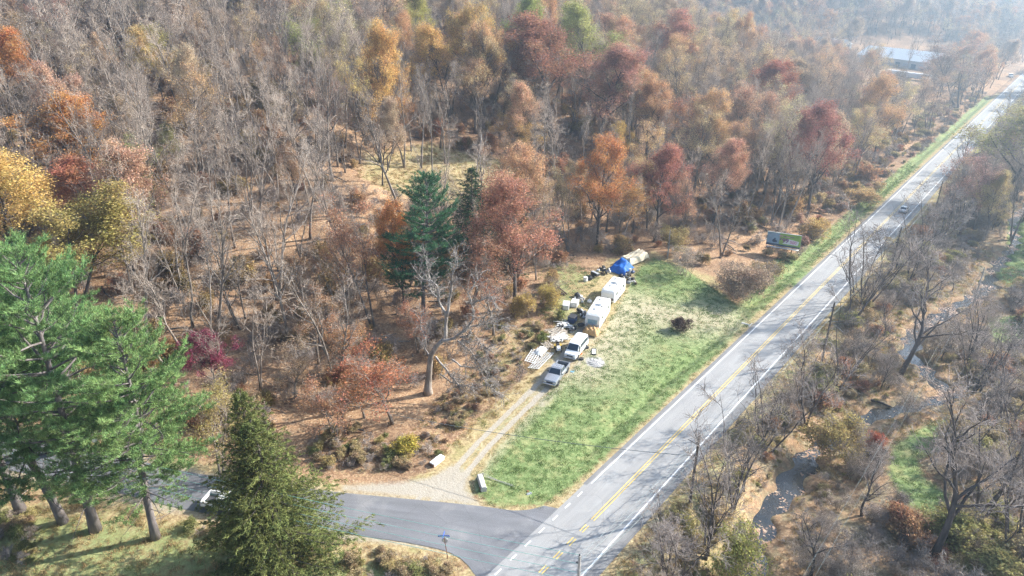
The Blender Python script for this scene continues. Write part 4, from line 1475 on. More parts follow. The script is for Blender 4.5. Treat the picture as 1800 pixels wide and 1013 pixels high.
rest = [i for i in range(len(cx)) if i not in single and nearw[i]]
MASS = [joined(p) for p in BARE] + [joined(p) for p in THIN]
MASS += [joined(LEAFY[1]), joined(LEAFY[2]), joined(THIN[0])]
MCOL = [None] * 8 + [PAL[k][1] for k in (0, 1, 2, 4, 3, 6, 5)]
ri = []; rs = []; rr_ = []
for i in rest:
    leafy = rgf.random() < leafy_chance(pp[i][0], pp[i][1]) * 0.95
    ri.append(8 + rgf.integers(7) if leafy else rgf.integers(8))
    h = rgf.uniform(14, 24) / (15.6 if leafy else 19.5)
    w = h * rgf.uniform(0.9, 1.25)
    rs.append((w, w, h)); rr_.append((rgf.normal(0, .03), rgf.normal(0, .03), rgf.uniform(0, 6.28)))
scatter('distant_woodland', 'mass of grey leafless woods with some leafed trees on the far slopes', MASS,
        np.column_stack([cx[rest], cyy[rest], cz[rest]]), rr_, rs, ri, MCOL)
print('trees single', len(single), 'mass', len(rest))

# ------------------------------------------------------------------ undergrowth, brush, grass
UT = [joined(p) for p in SHRUB_T]; UL = [joined(p) for p in SHRUB_L]


def fill(n, box, test, seed):
    rg = np.random.default_rng(seed)
    x = rg.uniform(box[0], box[1], n); y = rg.uniform(box[2], box[3], n)
    k = test(x, y, rg)
    x, y = x[k], y[k]
    return x, y, ground(x, y), rg


def in_view(x, y, z, m=60):
    q = [project(a, b, c) for a, b, c in zip(x, y, z)]
    return np.array([w > 5 and -m < px < 1800 + m and -20 < py < 1013 + m for px, py, w in q])


def woods(x, y, rg):
    d, sd_, _ = pl_dist(x, y, FOOT, True)
    k = (d * sd_ > -3) & (pl_dist(x, y, SIDE) > 5.0) & (pl_dist(x, y, DRIVE) > 4)
    s, t = to_st(x, y)
    k &= np.abs(t) > 10
    for p in Z_DRY[:2] + Z_LAWN[:1] + Z_CAMP[:1]:
        k &= poly_sd(x, y, p) < -1
    return k


x, y, z, rg = fill(8000, (-150, 190, 60, 300), woods, 21)
k = in_view(x, y, z); x, y, z = x[k], y[k], z[k]
n = len(x)
ii = np.where(rg.random(n) < 0.72, rg.integers(0, 4, n), 4 + rg.integers(0, 4, n))
h = rg.uniform(0.35, 1.1, n) * np.where(rg.random(n) < 0.2, 1.7, 1.0)
scatter('undergrowth', 'low leafless saplings and brown brush on the forest floor', UT + UL, np.column_stack([x, y, z - 0.05]),
        np.column_stack([np.zeros(n), np.zeros(n), rg.uniform(0, 6.28, n)]), np.column_stack([h * rg.uniform(.7, 1.2, n), h * rg.uniform(.7, 1.2, n), h]), ii,
        [None] * 4 + [RUSSET, (0.40, 0.25, 0.12), (0.45, 0.33, 0.15), (0.30, 0.22, 0.09)])


def creekland(x, y, rg):
    s, t = to_st(x, y)
    k = (t > 6.8) & (pl_dist(x, y, CREEK) > 2.0)
    k &= rg.random(len(x)) < np.where(t < 10, 0.5, 1.0)
    for p in Z_LAWN[2:]:
        k &= poly_sd(x, y, p) < -0.8
    return k


x, y, z, rg = fill(13000, (5, 210, 38, 290), creekland, 22)
k = in_view(x, y, z, 120); x, y, z = x[k], y[k], z[k]
n = len(x)
patch = np.sin(x * 0.22) * np.sin(y * 0.18 + 1.0) + rg.normal(0, 0.35, n)
ii = np.where(patch > 0.42, 4 + rg.integers(0, 4, n), rg.integers(0, 4, n))
h = rg.uniform(0.35, 1.0, n) * np.where(rg.random(n) < 0.15, 1.5, 1.0) * (0.32 + 0.68 * sm(pl_dist(x, y, CREEK), 2.5, 8))
scatter('creekside_brush', 'tangled brown and tan brush along the creek', UT + UL, np.column_stack([x, y, z - 0.05]),
        np.column_stack([np.zeros(n), np.zeros(n), rg.uniform(0, 6.28, n)]), np.column_stack([h * rg.uniform(.9, 1.7, n), h * rg.uniform(.9, 1.7, n), h]), ii,
        [None] * 4 + [(0.36, 0.33, 0.14), (0.50, 0.40, 0.22), (0.42, 0.24, 0.14), (0.46, 0.38, 0.20)])


# taller twiggy thickets of the creek flat
BT = [joined(p) for p in BIG_T]
x, y, z, rg = fill(900, (5, 210, 38, 290), lambda x, y, rg: creekland(x, y, rg) & (pl_dist(x, y, CREEK) > 4.5) & (to_st(x, y)[1] > 9), 27)
k = in_view(x, y, z, 120); x, y, z = x[k], y[k], z[k]; n = len(x)
h = rg.uniform(0.5, 1.0, n)
scatter('creekside_thicket', 'veil of fine grey bare saplings on the creek flat', BT, np.column_stack([x, y, z - 0.05]),
        np.column_stack([rg.normal(0, .05, n), rg.normal(0, .05, n), rg.uniform(0, 6.28, n)]), np.column_stack([h, h, h * 1.15]), rg.integers(0, 3, n))

# brushy strip between the road verge and the woods
x, y, z, rg = fill(9000, (40, 330, 130, 470), lambda x, y, rg: (to_st(x, y)[1] < -8.5) & (to_st(x, y)[1] > -22) & (to_st(x, y)[0] > 98) & (to_st(x, y)[0] < 400), 26)
n = len(x); h = rg.uniform(0.25, 0.85, n)
scatter('verge_brush', 'tan and pinkish brush between the road verge and the woods', UT + UL, np.column_stack([x, y, z - 0.04]),
        np.column_stack([np.zeros(n), np.zeros(n), rg.uniform(0, 6.28, n)]), np.column_stack([h * 1.4, h * 1.4, h]), rg.integers(0, 8, n),
        [None] * 4 + [(0.50, 0.36, 0.22), (0.58, 0.44, 0.24), (0.46, 0.30, 0.21), (0.42, 0.36, 0.18)])

# sticks and fallen limbs on the forest floor
STK = []
for i in range(4):
    g_ = random.Random(600 + i); mb = MB()
    pts, rad = grow_limb(g_, Vector((0, 0, .15)), Vector((1, 0, .02)), 5, .13, .05, 5, .12, 0)
    mb.tube(pts, rad, 6)
    for k in range(4):
        p, d, _ = along(pts, g_.uniform(.3, .95))
        mb.tube(*grow_limb(g_, p, side_dir(g_, d, .8, g_.uniform(0, 6.28)), 1.4, .04, .012, 3, .2, .05), sides=4)
    STK.append(mb.mesh('stick', (M['bark_dark'], M['bark'], M['deadwood'], M['bark'])[i]))
x, y, z, rg = fill(2600, (-150, 190, 60, 300), woods, 24)
k = in_view(x, y, z); x, y, z = x[k], y[k], z[k]; n = len(x)
h = rg.uniform(0.4, 1.3, n)
scatter('fallen_limbs', 'sticks and fallen limbs littering the forest floor', STK, np.column_stack([x, y, z]), np.column_stack([rg.normal(0, .1, n), rg.normal(0, .12, n), rg.uniform(0, 6.28, n)]), np.column_stack([h, h, h]), rg.integers(0, 4, n))

# edge thickets: bank above the side road, below pines, along the drive
def thicket(x, y, rg):
    k = np.zeros(len(x), bool)
    for p in TH:
        k |= poly_sd(x, y, p) > 0
    return k & (pl_dist(x, y, DRIVE) > 2.4) & (pl_dist(x, y, SIDE) > 4.6)


BANK = wpoly([(860, 575), (940, 560), (960, 590), (905, 650), (880, 690), (820, 750), (765, 800), (735, 760), (780, 700), (835, 640)])
TH = [wpoly(p) for p in ([(540, 760), (640, 760), (730, 770), (770, 800), (740, 826), (560, 830)],
                         [(590, 985), (680, 968), (770, 985), (800, 1020), (640, 1060)],
                         [(290, 912), (400, 925), (420, 945), (330, 940)], [(0, 900), (60, 905), (60, 990), (-40, 990)])]
x, y, z, rg = fill(3400, (-60, 15, 38, 85), thicket, 23)
n = len(x); h = rg.uniform(0.15, 0.45, n)
ii = rg.integers(0, 8, n)
scatter('roadside_thicket', 'low green and yellow weeds on the bank by the side road', UT + UL, np.column_stack([x, y, z - 0.04]),
        np.column_stack([np.zeros(n), np.zeros(n), rg.uniform(0, 6.28, n)]), np.column_stack([h * 1.3, h * 1.3, h]), ii,
        [None] * 4 + [(0.24, 0.25, 0.10), (0.46, 0.38, 0.17), (0.40, 0.30, 0.18), (0.42, 0.33, 0.18)])

x, y, z, rg = fill(1500, (-30, 15, 66, 115), lambda x, y, rg: (poly_sd(x, y, BANK) > 0) & (pl_dist(x, y, DRIVE) > 2.2), 25)
n = len(x); h = rg.uniform(0.10, 0.34, n)
scatter('bank_brush', 'low brown brush and weeds on the bank left of the driveway', UT + UL, np.column_stack([x, y, z - 0.04]),
        np.column_stack([np.zeros(n), np.zeros(n), rg.uniform(0, 6.28, n)]), np.column_stack([h * 1.4, h * 1.4, h]), rg.integers(0, 8, n),
        [None] * 4 + [(0.40, 0.30, 0.18), (0.46, 0.36, 0.20), (0.36, 0.24, 0.15), (0.30, 0.28, 0.13)])

# single bushes
for (bx, by, ty, cw, leafy, colr, lab) in [
    (1175, 445, 398, 50, 1, (0.46, 0.37, 0.17), 'round tan bush at the top of the lawn'),
    (1212, 490, 435, 62, 0, None, 'grey brown bush at the upper corner of the lawn'),
    (1318, 530, 470, 80, 2, (0.44, 0.32, 0.23), 'large brown bush between the lawn and the billboard'),
    (1345, 505, 455, 60, 3, None, 'bare thicket just behind the large brown bush'),
    (1275, 510, 462, 60, 0, None, 'bare bush left of the large brown bush'),
    (1350, 500, 462, 60, 1, (0.34, 0.27, 0.12), 'olive brown bush in front of the billboard'),
    (930, 560, 520, 42, 1, (0.50, 0.37, 0.13), 'yellow bush on the bank left of the junk piles'),
    (958, 540, 498, 40, 1, (0.52, 0.40, 0.14), 'yellow bush beside the red oak trunk'),
    (1190, 581, 560, 32, 1, (0.13, 0.085, 0.065), 'small dark round bush alone on the lawn'),
    (918, 668, 640, 32, 0, None, 'pale bare bush beside the white lattice panels'),
    (985, 560, 545, 22, 1, (0.24, 0.25, 0.09), 'small green shrub above the lumber pile'),
    (955, 600, 582, 20, 1, (0.22, 0.25, 0.08), 'small green shrub left of the lumber pile'),
    (1440, 420, 385, 45, 1, (0.60, 0.40, 0.16), 'amber bush right of the billboard'),
    (1500, 360, 330, 50, 1, (0.60, 0.42, 0.20), 'pale amber bush at the road edge beyond the billboard'),
    (1300, 1010, 925, 90, 1, (0.38, 0.36, 0.12), 'olive bush beside the creek at the bottom edge'),
    (1540, 800, 765, 36, 1, (0.40, 0.12, 0.08), 'small red bush in the creek meadow'),
    (1480, 800, 735, 90, 1, (0.42, 0.34, 0.14), 'tan bush on the far side of the shallow creek'),
    (1690, 850, 760, 110, 0, None, 'grey thorny thicket right of the mown strip'),
    (1640, 640, 570, 110, 0, None, 'purplish brown thicket inside the creek bend'),
    (720, 800, 770, 46, 1, (0.52, 0.42, 0.10), 'yellow green bush beside the white block'),
    (1590, 745, 690, 60, 0, None, 'reddish bare thicket below the creek bend'),
]:
    P = at(bx, by)
    H = max(1.0, min(7, height_to(P, ty)))
    depth = project(P.x, P.y, P.z + H * .5)[2]
    big = H > 3.2 or leafy > 1
    pr = (SHRUB_T, SHRUB_L, BIG_L, BIG_T)[leafy if not big else (3, 2, 2, 3)[leafy]][G.randrange(3)]
    nat, nh = crown_width(pr)
    place_tree('bush', pr, P, lab, 'bush', 'bushes', H / nh, color=colr, sxy=max(0.7, min(2.4, cw * depth / FPX / (nat * H / nh))), g=G)

# grass tufts
def tuft(seed, n, hgt, spread):
    rg = np.random.default_rng(seed)
    C = np.column_stack([rg.normal(0, spread, n), rg.normal(0, spread, n), np.zeros(n)])
    D = np.column_stack([rg.normal(0, .45, n), rg.normal(0, .45, n), np.ones(n)])
    V, F, v = blades(C, D, seed, 1, hgt, 0.022, 0.15)
    return mesh_np('tuft', [(V, F, 0)], [M['leaf']], rg.uniform(0, 1, n))


TU = [tuft(401, 26, 0.20, 0.16), tuft(402, 26, 0.26, 0.2), tuft(403, 30, 0.16, 0.24), tuft(404, 30, 0.36, 0.16), tuft(405, 34, 0.5, 0.2)]


def on_lawn(x, y, rg):
    k = np.zeros(len(x), bool)
    for p in Z_LAWN:
        k |= poly_sd(x, y, p) > -0.5
    for p in Z_HALF[:1]:
        k |= poly_sd(x, y, p) > 0
    s, t = to_st(x, y)
    k |= (t < -4.6) & (t > -9) & (s > 62) & (s < 260)
    return k & (pl_dist(x, y, DRIVE) > 1.5) & (np.abs(t) > 4.5)


x, y, z, rg = fill(90000, (-12, 130, 48, 270), on_lawn, 31)
n = len(x); h = rg.uniform(0.5, 1.15, n)
tone = np.sin(x * 0.35 + np.sin(y * 0.3) * 2) * np.sin(y * 0.28) + rg.normal(0, .5, n)
ii = np.where(tone > 0.75, 2, np.where(tone > -0.3, 0, 1))
scatter('lawn_grass', 'short green grass of the roadside lawn', TU[:3], np.column_stack([x, y, z - 0.02]), np.column_stack([np.zeros(n), np.zeros(n), rg.uniform(0, 6.28, n)]),
        np.column_stack([h * 1.3, h * 1.3, h]), ii, [(0.175, 0.245, 0.085), (0.135, 0.20, 0.065), (0.38, 0.34, 0.18)])


def on_dry(x, y, rg):
    k = np.zeros(len(x), bool)
    for p in Z_DRY:
        k |= poly_sd(x, y, p) > -1
    s, t = to_st(x, y)
    k |= (t > 5.6) & (t < 16) & (s < 110)
    k |= (pl_dist(x, y, CREEK) < 5.5) & (t > 7) & (s < 150)
    return k & (pl_dist(x, y, DRIVE) > 1.6) & (pl_dist(x, y, SIDE) > 4.2) & (np.abs(t) > 5.2) & (pl_dist(x, y, CREEK) > 1.9)


x, y, z, rg = fill(60000, (-70, 110, 40, 250), on_dry, 32)
n = len(x); h = rg.uniform(0.5, 1.2, n)
ii = rg.choice(4, n, p=[.42, .3, .16, .12])
scatter('dry_grass', 'tan dry grass and weeds', [TU[3], TU[4], TU[1], TU[3]], np.column_stack([x, y, z - 0.02]), np.column_stack([np.zeros(n), np.zeros(n), rg.uniform(0, 6.28, n)]),
        np.column_stack([h * 1.2, h * 1.2, h]), ii, [(0.46, 0.35, 0.18), (0.36, 0.26, 0.13), (0.19, 0.22, 0.075), (0.28, 0.28, 0.10)])

# ------------------------------------------------------------------ vehicles
def wheel(parent, x, y, r=0.38, w=0.25, rim_mat=None):
    t = MB().lathe([(r * .62, -w / 2), (r * .95, -w / 2), (r, -w * .36), (r, w * .36), (r * .95, w / 2), (r * .62, w / 2)], (x, y, r), 18, 'Y').build('wheel', M['black'], parent, False)
    sgn = 1 if y > 0 else -1
    rm = MB().lathe([(r * .60, -w * .40), (r * .60, w * .42), (r * .48, w * .50), (r * .18, w * .46), (r * .14, w * .54)] if sgn > 0 else [(r * .14, -w * .54), (r * .18, -w * .46), (r * .48, -w * .50), (r * .60, -w * .42), (r * .60, w * .40)], (x, y, r), 14, 'Y').build('rim', rim_mat or M['chrome'], t)
    return t


def section(x, w, z0, zb, zt, wt=None, crown=0.03):
    """cross-section ring of a car body: sill, belt, shoulder, top"""
    wt = w - 0.06 if wt is None else wt
    return [Vector(q) for q in ((x, -w + .06, z0), (x, -w, z0 + .12), (x, -w, zb - .06), (x, -w + .03, zb), (x, -wt, zt), (x, -wt * .5, zt + crown), (x, wt * .5, zt + crown), (x, wt, zt), (x, w - .03, zb), (x, w, zb - .06), (x, w, z0 + .12), (x, w - .06, z0))]


def pickup(P, rz, paint, lab, group=None):
    o = thing('pickup_truck', lab, 'pickup', P, rz, group)
    b = MB()
    b.loft([section(2.92, .88, .55, .92, .98, .80), section(2.80, .96, .48, 1.02, 1.08), section(2.0, 1.0, .45, 1.10, 1.16), section(1.15, 1.0, .45, 1.16, 1.22), section(0.2, 1.0, .45, 1.16, 1.19), section(-0.95, 1.0, .45, 1.14, 1.17)])
    b.build('body', paint, o)
    c = MB()   # cab: windscreen slope, flat roof, upright back
    def cabr(x, w0, w1, z0, z1): return [Vector(q) for q in ((x, -w0, z0), (x, w0, z0), (x, w1, z1), (x, -w1, z1))]
    c.loft([[Vector((1.15, -.93, 1.2)), Vector((1.15, .93, 1.2)), Vector((1.15, .92, 1.22)), Vector((1.15, -.92, 1.22))],
            [Vector((.45, -.94, 1.17)), Vector((.45, .94, 1.17)), Vector((.45, .76, 1.82)), Vector((.45, -.76, 1.82))],
            [Vector((.15, -.94, 1.17)), Vector((.15, .94, 1.17)), Vector((.15, .77, 1.89)), Vector((.15, -.77, 1.89))],
            [Vector((-.75, -.94, 1.17)), Vector((-.75, .94, 1.17)), Vector((-.75, .77, 1.87)), Vector((-.75, -.77, 1.87))],
            [Vector((-.95, -.92, 1.17)), Vector((-.95, .92, 1.17)), Vector((-.95, .74, 1.78)), Vector((-.95, -.74, 1.78))]])
    c.build('cab', paint, o)
    for k in range(4):
        MB().box((-.3, -.48 + .32 * k, 1.895), (1.0, .03, .02)).build('roof_rib', M['chrome'], o)
    MB().face([(1.13, -.84, 1.25), (1.13, .84, 1.25), (.49, .70, 1.80), (.49, -.70, 1.80)]).build('windshield', M['glass'], o)
    MB().face([(-.965, -.7, 1.3), (-.93 - .035, .7, 1.3), (-.955, .62, 1.72), (-.955, -.62, 1.72)]).build('rear_window', M['glass'], o)
    for s in (-1, 1):
        for x0, x1 in ((.72, .02), (-.06, -.82)):
            MB().face([(x0, s * .945, 1.22), (x1, s * .945, 1.22), (x1 + (0 if x1 < 0.01 else 0), s * .80, 1.76), (min(x0, .40), s * .80, 1.76)]).build('side_window', M['glass'], o)
        MB().box((.75, s * 1.08, 1.28), (.12, .2, .16)).build('mirror', M['dark'], o)
        MB().box((2.88, s * .68, .86), (.14, .34, .18)).build('headlight', M['amber'], o)
        MB().box((-2.915, s * .93, .95), (.05, .12, .34)).build('tail_light', M['red'], o)
        q = MB(); q.box((-1.93, s * .93, .86), (1.94, .13, .68)); q.build('bed_side', paint, o)
        for x in (1.9, -1.95):
            wheel(o, x, s * .90, .40, .27)
            MB().lathe([(.47, -.015), (.47, .015)], (x, s * 1.0, .42), 18, 'Y').build('wheel_arch', M['black'], o)
    MB().box((-1.93, 0, .72), (1.93, 1.73, .08)).build('bed_floor', M['dark'], o)
    MB().box((-2.875, 0, .86), (.08, 1.73, .66)).build('tailgate', paint, o)
    MB().rbox((2.98, 0, .58), (.18, 1.95, .26), .05).build('front_bumper', M['chrome'], o)
    MB().rbox((-2.99, 0, .55), (.16, 1.9, .2), .05).build('rear_bumper', M['chrome'], o)
    MB().box((2.935, 0, .84), (.05, .95, .22)).build('grille', M['dark'], o)
    return o


def van(P, rz, lab, L=5.4, name='van', big=True):
    o = thing(name, lab, 'van', P, rz)
    h = L / 2
    b = MB()
    b.loft([section(h, .86, .50, .86, .92, .78), section(h - .12, .96, .42, .98, 1.04, .88), section(h - .75, 1.0, .40, 1.12, 1.22, .92), section(h - .95, 1.0, .40, 1.18, 1.30, .92), section(h - 1.7, 1.0, .40, 1.25, 2.04, .82, .05), section(h - 2.1, 1.0, .40, 1.28, 2.14, .84, .06), section(-h + .4, 1.0, .40, 1.28, 2.14, .84, .06), section(-h, .97, .42, 1.25, 2.06, .80, .04)])
    b.build('body', M['white'], o)
    x0, x1 = h - .93, h - 1.70
    MB().face([(x0 + .02, -.86, 1.325), (x0 + .02, .86, 1.325), (x1 + .06, .75, 2.04), (x1 + .06, -.75, 2.04)]).build('windshield', M['glass'], o)
    for s in (-1, 1):
        MB().face([(h - 1.25, s * 1.005, 1.32), (h - 1.95, s * 1.005, 1.32), (h - 1.95, s * .895, 1.92), (h - 1.62, s * .895, 1.92)]).build('door_window', M['glass'], o)
        MB().face([(h - 2.15, s * 1.0, 1.36), (-h + .25, s * 1.0, 1.36), (-h + .25, s * .895, 1.94), (h - 2.15, s * .895, 1.94)]).build('side_window', M['glass'], o)
        MB().box((h - 1.15, s * 1.1, 1.35), (.14, .2, .22)).build('mirror', M['dark'], o)
        MB().box((h - .03, s * .68, .80), (.14, .30, .17)).build('headlight', M['amber'], o)
        MB().box((-h - .01, s * .88, 1.0), (.05, .12, .4)).build('tail_light', M['red'], o)
        for x in (h - .95, -h + 1.05):
            wheel(o, x, s * .90, .36, .24)
            MB().lathe([(.43, -.015), (.43, .015)], (x, s * 1.0, .38), 18, 'Y').build('wheel_arch', M['black'], o)
    MB().face([(-h - .012, -.8, 1.35), (-h - .012, .8, 1.35), (-h - .006, .72, 1.9), (-h - .006, -.72, 1.9)]).build('rear_window', M['glass'], o)
    MB().rbox((h + .04, 0, .52), (.16, 1.9, .24), .05).build('front_bumper', M['greyband'], o)
    MB().box((h + .005, 0, .80), (.06, .95, .2)).build('grille', M['dark'], o)
    MB().rbox((-h - .05, 0, .52), (.14, 1.9, .2), .05).build('rear_bumper', M['dark'], o)
    return o


def sedan(P, rz, lab):
    o = thing('car', lab, 'car', P, rz)
    b = MB()
    b.loft([section(2.25, .74, .40, .62, .66, .66), section(2.1, .86, .30, .72, .76), section(1.2, .90, .26, .88, .94), section(.9, .90, .26, .90, .97), section(-1.3, .90, .26, .92, 1.0), section(-2.0, .88, .28, .95, 1.02), section(-2.25, .80, .38, .86, .92, .70)])
    b.build('body', M['white'], o)
    c = MB()
    def r4(x, w, z, wt, zt): return [Vector(q) for q in ((x, -w, z), (x, w, z), (x, wt, zt), (x, -wt, zt))]
    c.loft([r4(.95, .80, .96, .79, .97), r4(.15, .82, .96, .62, 1.44), r4(-.3, .82, .97, .64, 1.48), r4(-1.1, .82, .97, .62, 1.44), r4(-1.85, .78, 1.0, .76, 1.02)])
    c.build('roof', M['white'], o)
    MB().face([(.93, -.72, 1.0), (.93, .72, 1.0), (.19, .58, 1.435), (.19, -.58, 1.435)]).build('windshield', M['glass'], o)
    MB().face([(-1.84, -.70, 1.04), (-1.84, .70, 1.04), (-1.14, .57, 1.435), (-1.14, -.57, 1.435)]).build('rear_window', M['glass'], o)
    for s in (-1, 1):
        MB().face([(.7, s * .825, 1.0), (-1.4, s * .825, 1.0), (-1.05, s * .665, 1.38), (.15, s * .665, 1.38)]).build('side_window', M['glass'], o)
        MB().box((.75, s * .98, 1.0), (.12, .16, .12)).build('mirror', M['white'], o)
        MB().box((2.2, s * .6, .66), (.12, .28, .12)).build('headlight', M['amber'], o)
        MB().box((-2.22, s * .6, .8), (.12, .3, .14)).build('tail_light', M['red'], o)
        for x in (1.4, -1.35):
            wheel(o, x, s * .80, .32, .2)
    MB().rbox((2.24, 0, .42), (.12, 1.6, .2), .04).build('front_bumper', M['greyband'], o)
    MB().rbox((-2.25, 0, .48), (.12, 1.6, .22), .04).build('rear_bumper', M['greyband'], o)
    return o


def trailer(P, rz, L, lab, front_window):
    """box travel trailer, front at +X"""
    o = thing('travel_trailer', lab, 'trailer', P, rz)
    h = L / 2
    def sec(x, z0, z1, w=1.22): return [Vector(q) for q in ((x, -w, z0), (x, w, z0), (x, w, z1 - .12), (x, w - .10, z1 - .02), (x, w - .35, z1 + .02), (x, -w + .35, z1 + .02), (x, -w + .10, z1 - .02), (x, -w, z1 - .12))]
    b = MB()
    if front_window:
        b.loft([sec(-h, .75, 2.85), sec(-h + .25, .55, 2.95), sec(h - .55, .55, 2.95), sec(h - .12, .62, 2.72), sec(h, .80, 2.1), sec(h - .10, .55, 1.2)][:5])
    else:
        b.loft([sec(-h, .75, 2.85), sec(-h + .25, .55, 2.95), sec(h - .6, .55, 2.95), sec(h - .15, .70, 2.75), sec(h, .95, 2.35)])
    b.build('body', M['white'], o)
    if front_window:
        MB().box((h - .02, 0, 1.05), (.10, 2.30, .5)).build('lower_panel', M['greyband'], o)
        w = MB().quadbox([(h + .005, -.80, 1.35), (h + .05, -.80, 1.35), (h + .05, .80, 1.35), (h + .005, .80, 1.35), (h - .02, -.80, 2.02), (h + .03, -.80, 2.02), (h + .03, .80, 2.02), (h - .02, .80, 2.02)]).build('front_window', M['glass_blue'], o)
        MB().box((h + .05, 0, 1.33), (.05, 1.72, .06)).build('window_frame', M['greyband'], w)
        MB().box((h + .03, 0, 2.05), (.05, 1.72, .06)).build('window_frame', M['greyband'], w)
    else:
        MB().quadbox([(h - .14, -1.14, 2.48), (h - .08, -1.14, 2.46), (h - .08, 1.14, 2.46), (h - .14, 1.14, 2.48), (h - .36, -1.10, 2.80), (h - .28, -1.10, 2.82), (h - .28, 1.10, 2.82), (h - .36, 1.10, 2.80)]).build('front_stripe', M['blue_stripe'], o)
        MB().box((h + .02, 0, 1.3), (.06, 2.1, .42)).build('lower_panel', M['wood_dark'], o)
    for i, (x, y, sx, sy, m) in enumerate([(h * .42, -.25, .42, .42, 'greyband'), (-h * .1, .05, .62, .85, 'white'), (-h * .62, -.3, .42, .42, 'greyband'), (h * .05, .65, .25, .25, 'dark')]):
        MB().rbox((x, y, 3.05 if m != 'white' else 3.12), (sx, sy, .16 if m != 'white' else .3), .05).build('roof_vent' if m != 'white' else 'air_conditioner', M[m], o)
    for s in (-1, 1):
        for x, wd in ((h * .55, .9), (-h * .15, .7), (-h * .62, .9)):
            f = MB().box((x, s * 1.225, 1.95), (wd, .03, .6)).build('window', M['glass'], o)
            MB().box((x, s * 1.228, 2.27), (wd + .1, .05, .05)).build('frame', M['whitepaint'], f)
            MB().box((x, s * 1.228, 1.63), (wd + .1, .05, .05)).build('frame', M['whitepaint'], f)
        MB().box((0, s * 1.223, 1.2), (L * .92, .02, .12)).build('side_stripe', M['greyband'], o)
        for x in (-.45, .45):
            wheel(o, x - .3, s * 1.05, .34, .22)
        MB().box((-.3, s * 1.21, .78), (1.9, .08, .16)).build('fender', M['greyband'], o)
    MB().box((h * .12, 1.228, 1.62), (.68, .035, 1.85)).build('door', M['whitepaint'], o)
    t = MB(); t.tube([(h - .3, -.7, .5), (h + 1.1, 0, .5)], .05, 6); t.tube([(h - .3, .7, .5), (h + 1.1, 0, .5)], .05, 6); t.tube([(h + 1.0, 0, .5), (h + 1.0, 0, 0)], .04, 6)
    t.build('hitch_frame', M['dark'], o)
    for s in (-1, 1):
        MB().lathe([(.02, 0), (.14, .04), (.15, .3), (.14, .42), (.04, .5)], (h + .42, s * .17, .5), 10).build('gas_bottle', M['white'], o)
    return o


def heading(a, b):
    d = b - a
    return math.atan2(d.y, d.x)


def mid_on(px, py, dz):
    return at(px, py, dz)


hd = heading(at(992, 632, 1.1), at(965, 672, 1.0))
pickup(mid_on(979, 653, 1.05), hd, M['silver'], 'silver pickup truck with open dark bed on the driveway')
hv = heading(at(1026.5, 582.5, 2.1), at(1009.5, 604, 2.1))
van(mid_on(1013.5, 602.5, 1.75), hv, 'white passenger van parked behind the silver pickup')
h1 = heading(at(1063.5, 519, 3), at(1041.8, 554.6, 3))
trailer(mid_on(1052, 538, 2.9), h1, 7.1, 'white travel trailer with a blue front window behind the van', True)
h2 = heading(at(1087.7, 488.7, 3), at(1067.7, 511.3, 3))
trailer(mid_on(1079, 499, 2.9), h2, 6.3, 'white travel trailer with a navy front stripe by the blue tarp', False)
cx0, cy0 = to_xy(*(lambda q: (to_st(q.x, q.y)[0], 1.75))(at(1583, 371)))
sedan((cx0, cy0, gz(cx0, cy0) + 0.035), math.atan2(DY, DX), 'white car driving away in the right lane')
Pt = at(405, 893)
hs_ = heading(at(360, 884), at(450, 900))
pickup((Pt.x, Pt.y, gz(Pt.x, Pt.y) + 0.025), hs_, M['white'], 'white pickup truck on the side road under the spruces')
Pv = at(1776, 136)
van(Pv, math.atan2(-DY, -DX) + 0.25, 'far white van parked on gravel at the road bend')

# ------------------------------------------------------------------ camp and junk
g2 = random.Random(99)


def cloth(name, label, cat, P, rz, w, d, hfun, mat, n=22, amp=0.06, seed=0):
    g = np.random.default_rng(seed)
    xs, ys = np.meshgrid(np.linspace(-1, 1, n), np.linspace(-1, 1, n), indexing='ij')
    ph = g.uniform(0, 6.28, 6)
    z = hfun(xs, ys)
    wr = amp * (np.sin(xs * 9 + ys * 4 + ph[0]) + np.sin(xs * 5 - ys * 11 + ph[1]) + 0.6 * np.sin(xs * 17 + ys * 15 + ph[2]))
    z = np.maximum(0.02, z + wr * np.clip(z, 0, 1))
    X = xs * w / 2 * (1 + 0.05 * np.sin(ys * 7 + ph[3])); Y = ys * d / 2 * (1 + 0.05 * np.sin(xs * 6 + ph[4]))
    top = np.stack([X.ravel(), Y.ravel(), z.ravel()], 1)
    ix = np.arange(n * n).reshape(n, n)
    F = np.stack([ix[:-1, :-1].ravel(), ix[1:, :-1].ravel(), ix[1:, 1:].ravel(), ix[:-1, 1:].ravel()], 1)
    bot = top.copy(); bot[:, 2] -= 0.025
    me = mesh_np(name, [(top, F, 0), (bot, F[:, ::-1], 0)], [mat])
    o = link(name, me); o.location = P; o.rotation_euler = (0, 0, rz)
    return tag(o, label, cat)


Pb = at(1090, 474)
hb_ = heading(at(1075, 487), at(1108, 462))
